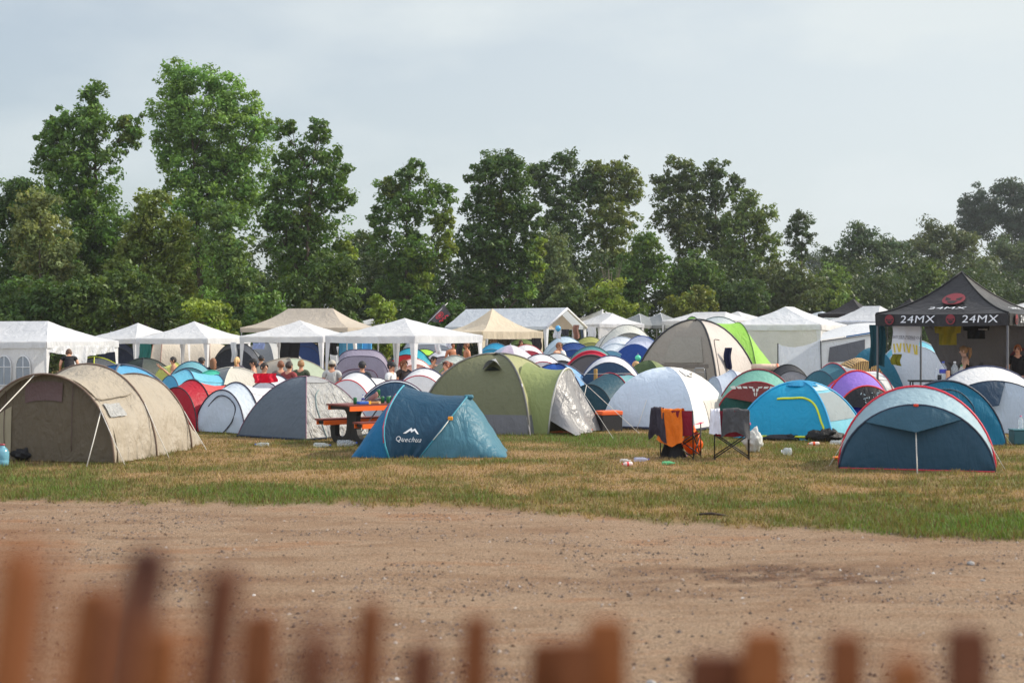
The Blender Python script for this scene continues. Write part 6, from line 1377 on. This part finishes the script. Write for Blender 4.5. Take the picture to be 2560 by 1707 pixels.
# parasol
def parasol():
    d = 40; x = GX(1276, d); zt = ZT(862, d); zb = ZT(897, d); r = 62*d/F; root = thing('parasol', 'white and lilac parasol behind the olive dome', 'parasol', (x, d, 0))
    MB().tube([(0, 0, 0), (0, 0, zt+.04)], .015, 6).build('pole', M_alu, root)
    cs = [(196, 204, 222), (206, 190, 208), (222, 218, 222), (206, 204, 214)]
    for k in range(8):
        def f(u, v, k=k):
            a = 2*math.pi*(k+u)/8+.2; rr = r*v*(1-.05*4*u*(1-u)*v); return Vector((math.cos(a)*rr, math.sin(a)*rr, zb+(zt-zb)*(1-v**1.6)-.03*4*u*(1-u)*v))
        MB().grid(f, 6, 8).build('panel', fabric(cs[k % 4], .35), root)
parasol()
# portable toilet behind the gazebos
def toilet(label, px, d, col):
    x = GX(px, d); root = thing('portable_toilet', label, 'toilet cabin', (x, d, 0), 4, 'portable toilets')
    m = solid(col, .45, name='cabin_plastic')
    MB().box((0, 0, 1.05), (1.05, 1.05, 2.1)).build('cabin', m, root, smooth=False, bevel=.03)
    MB().grid(lambda u, v: Vector(((u-.5)*1.1, (v-.5)*1.1, 2.1+.14*math.sin(math.pi*u))), 10, 2).build('roof', solid((206, 214, 220), .4), root)
    dr = MB().box((0, -.535, 1.02), (.72, .02, 1.9)).build('door', solid(tuple(min(255, c+14) for c in col), .4), root, smooth=False)
    MB().box((.28, -.555, 1.0), (.04, .03, .14)).build('handle', M_black, dr, smooth=False)
toilet('sky blue toilet cabin behind the gazebos, farther left', 878, 64, (70, 160, 214)); toilet('sky blue toilet cabin behind the gazebos, farther right', 900, 64.4, (66, 152, 208))
# stick lying on the edge of the track and a few bigger stones
p = gp3(1780, 1293); o = MB().tube([(-.16, .03, .02), (0, 0, .035), (.17, -.05, .015)], [.012, .016, .009], 6).build('stick', solid((60, 48, 40), .9), None, p); tag(o, 'dark stick lying at the edge of the dirt track', 'stick')
for (px, py, r, t) in ((2427, 1409, .035, 'largest pale grey stone on the right of the dirt track'), (2457, 1452, .02, 'small grey stone just below the largest pale stone'), (635, 1486, .014, 'white pebble on the left of the dirt track'), (1628, 1704, .03, 'pale stone at the very bottom edge of the dirt track')):
    blob('stone', t, 'stone', gp3(px, py, -.008), (r, r*.8, r*.6), (150, 146, 140) if py != 1486 else (220, 214, 206), px, .25, solid((150, 146, 142) if px != 635 else (222, 216, 208), .9, name='stone'))
# tent peg lines across the front
# ------------------------------------------------------------------ foreground fence
def fence():
    wood = [solid(c, .75, name='fence_wood', var=.3, scale=30, bump=.3) for c in ((118, 68, 32), (98, 54, 28), (136, 80, 36), (80, 44, 28))]
    root = thing('paling_fence', 'reddish brown slatted paling fence, blurred, right in front of the camera', 'fence', (0, 1.03, 0))
    # column, row of the top, depth, width in metres, tilt, wood
    pk = ((28, 1345, .95, .015, .13, 2), (104, 1370, .8, .016, .10, 0), (235, 1465, 1.45, .032, .14, 2), (300, 1470, .85, .016, .12, 1), (375, 1372, 1.6, .042, .17, 3), (415, 1560, 1.1, .034, .10, 2), (565, 1420, 1.35, .034, .12, 1),
          (655, 1535, 1.75, .040, .08, 0), (790, 1560, .8, .026, .05, 1), (930, 1505, 1.6, .030, .06, 0), (1058, 1610, 1.5, .034, .05, 1), (1192, 1540, 1.7, .034, .04, 0), (1385, 1605, 1.75, .060, .02, 0), (1440, 1600, 1.7, .045, .01, 0), (1515, 1548, 1.72, .050, .01, 2),
          (1785, 1635, 1.72, .062, .02, 1), (1910, 1580, 1.68, .052, .01, 2), (1840, 1640, 1.74, .05, .01, 0), (2115, 1585, 1.72, .040, .01, 0), (2418, 1570, 1.68, .046, .0, 1), (2265, 1640, 1.15, .034, .02, 2), (2660, 1600, 1.7, .046, .0, 0))
    for (px, py, d, w, tl, wi) in pk:
        k_ = .62 if px > 600 else .54
        d *= k_; w *= k_
        t = P(px, py, d); h = t.z
        m = MB(); sh = Matrix(((1, 0, tl), (0, 1, 0), (0, 0, 1)))
        for (a, b, k) in ((0, h-.012, 1.0), (h-.012, h, .8)):
            v = [(s*w/2*kk, y, z) for z, kk in ((a, 1 if a == 0 else 1), (b, k)) for s, y in ((-1, -.006), (1, -.006), (1, .006), (-1, .006))]
            v = [Vector((x+tl*(z-h), y, z)) for x, y, z in v]
            m.add(v, [(0, 1, 5, 4), (1, 2, 6, 5), (2, 3, 7, 6), (3, 0, 4, 7), (4, 5, 6, 7), (3, 2, 1, 0)])
        m.build('picket', wood[wi], root, (t.x, d-1.03, 0), smooth=False)
    for z in (.35, .85): MB().tube([P(q, 1500, dd).xy.to_3d()+Vector((0, -1.03+.012, z)) for q, dd in ((-60, .70), (300, .80), (700, .99), (1200, 1.03), (1600, 1.06), (2100, 1.06), (2700, 1.05))], .003, 4).build('wire', M_alu, root)
fence()
# ------------------------------------------------------------------ haze
def haze():
    m = bpy.data.materials.new('thin_haze'); m.use_nodes = True; nt = m.node_tree; nt.nodes.clear()
    out = nt.nodes.new('ShaderNodeOutputMaterial'); v = nt.nodes.new('ShaderNodeVolumePrincipled'); v.inputs['Color'].default_value = (.9, .95, 1, 1); v.inputs['Density'].default_value = 0.00025; v.inputs['Anisotropy'].default_value = .2
    nt.links.new(v.outputs[0], out.inputs['Volume'])
    o = MB().box((0, 700, 22.5), (1900, 1690, 49)).build('haze', m, smooth=False); tag(o, 'thin pale haze in the air', 'haze', kind='stuff'); o.display_type = 'WIRE'
haze()
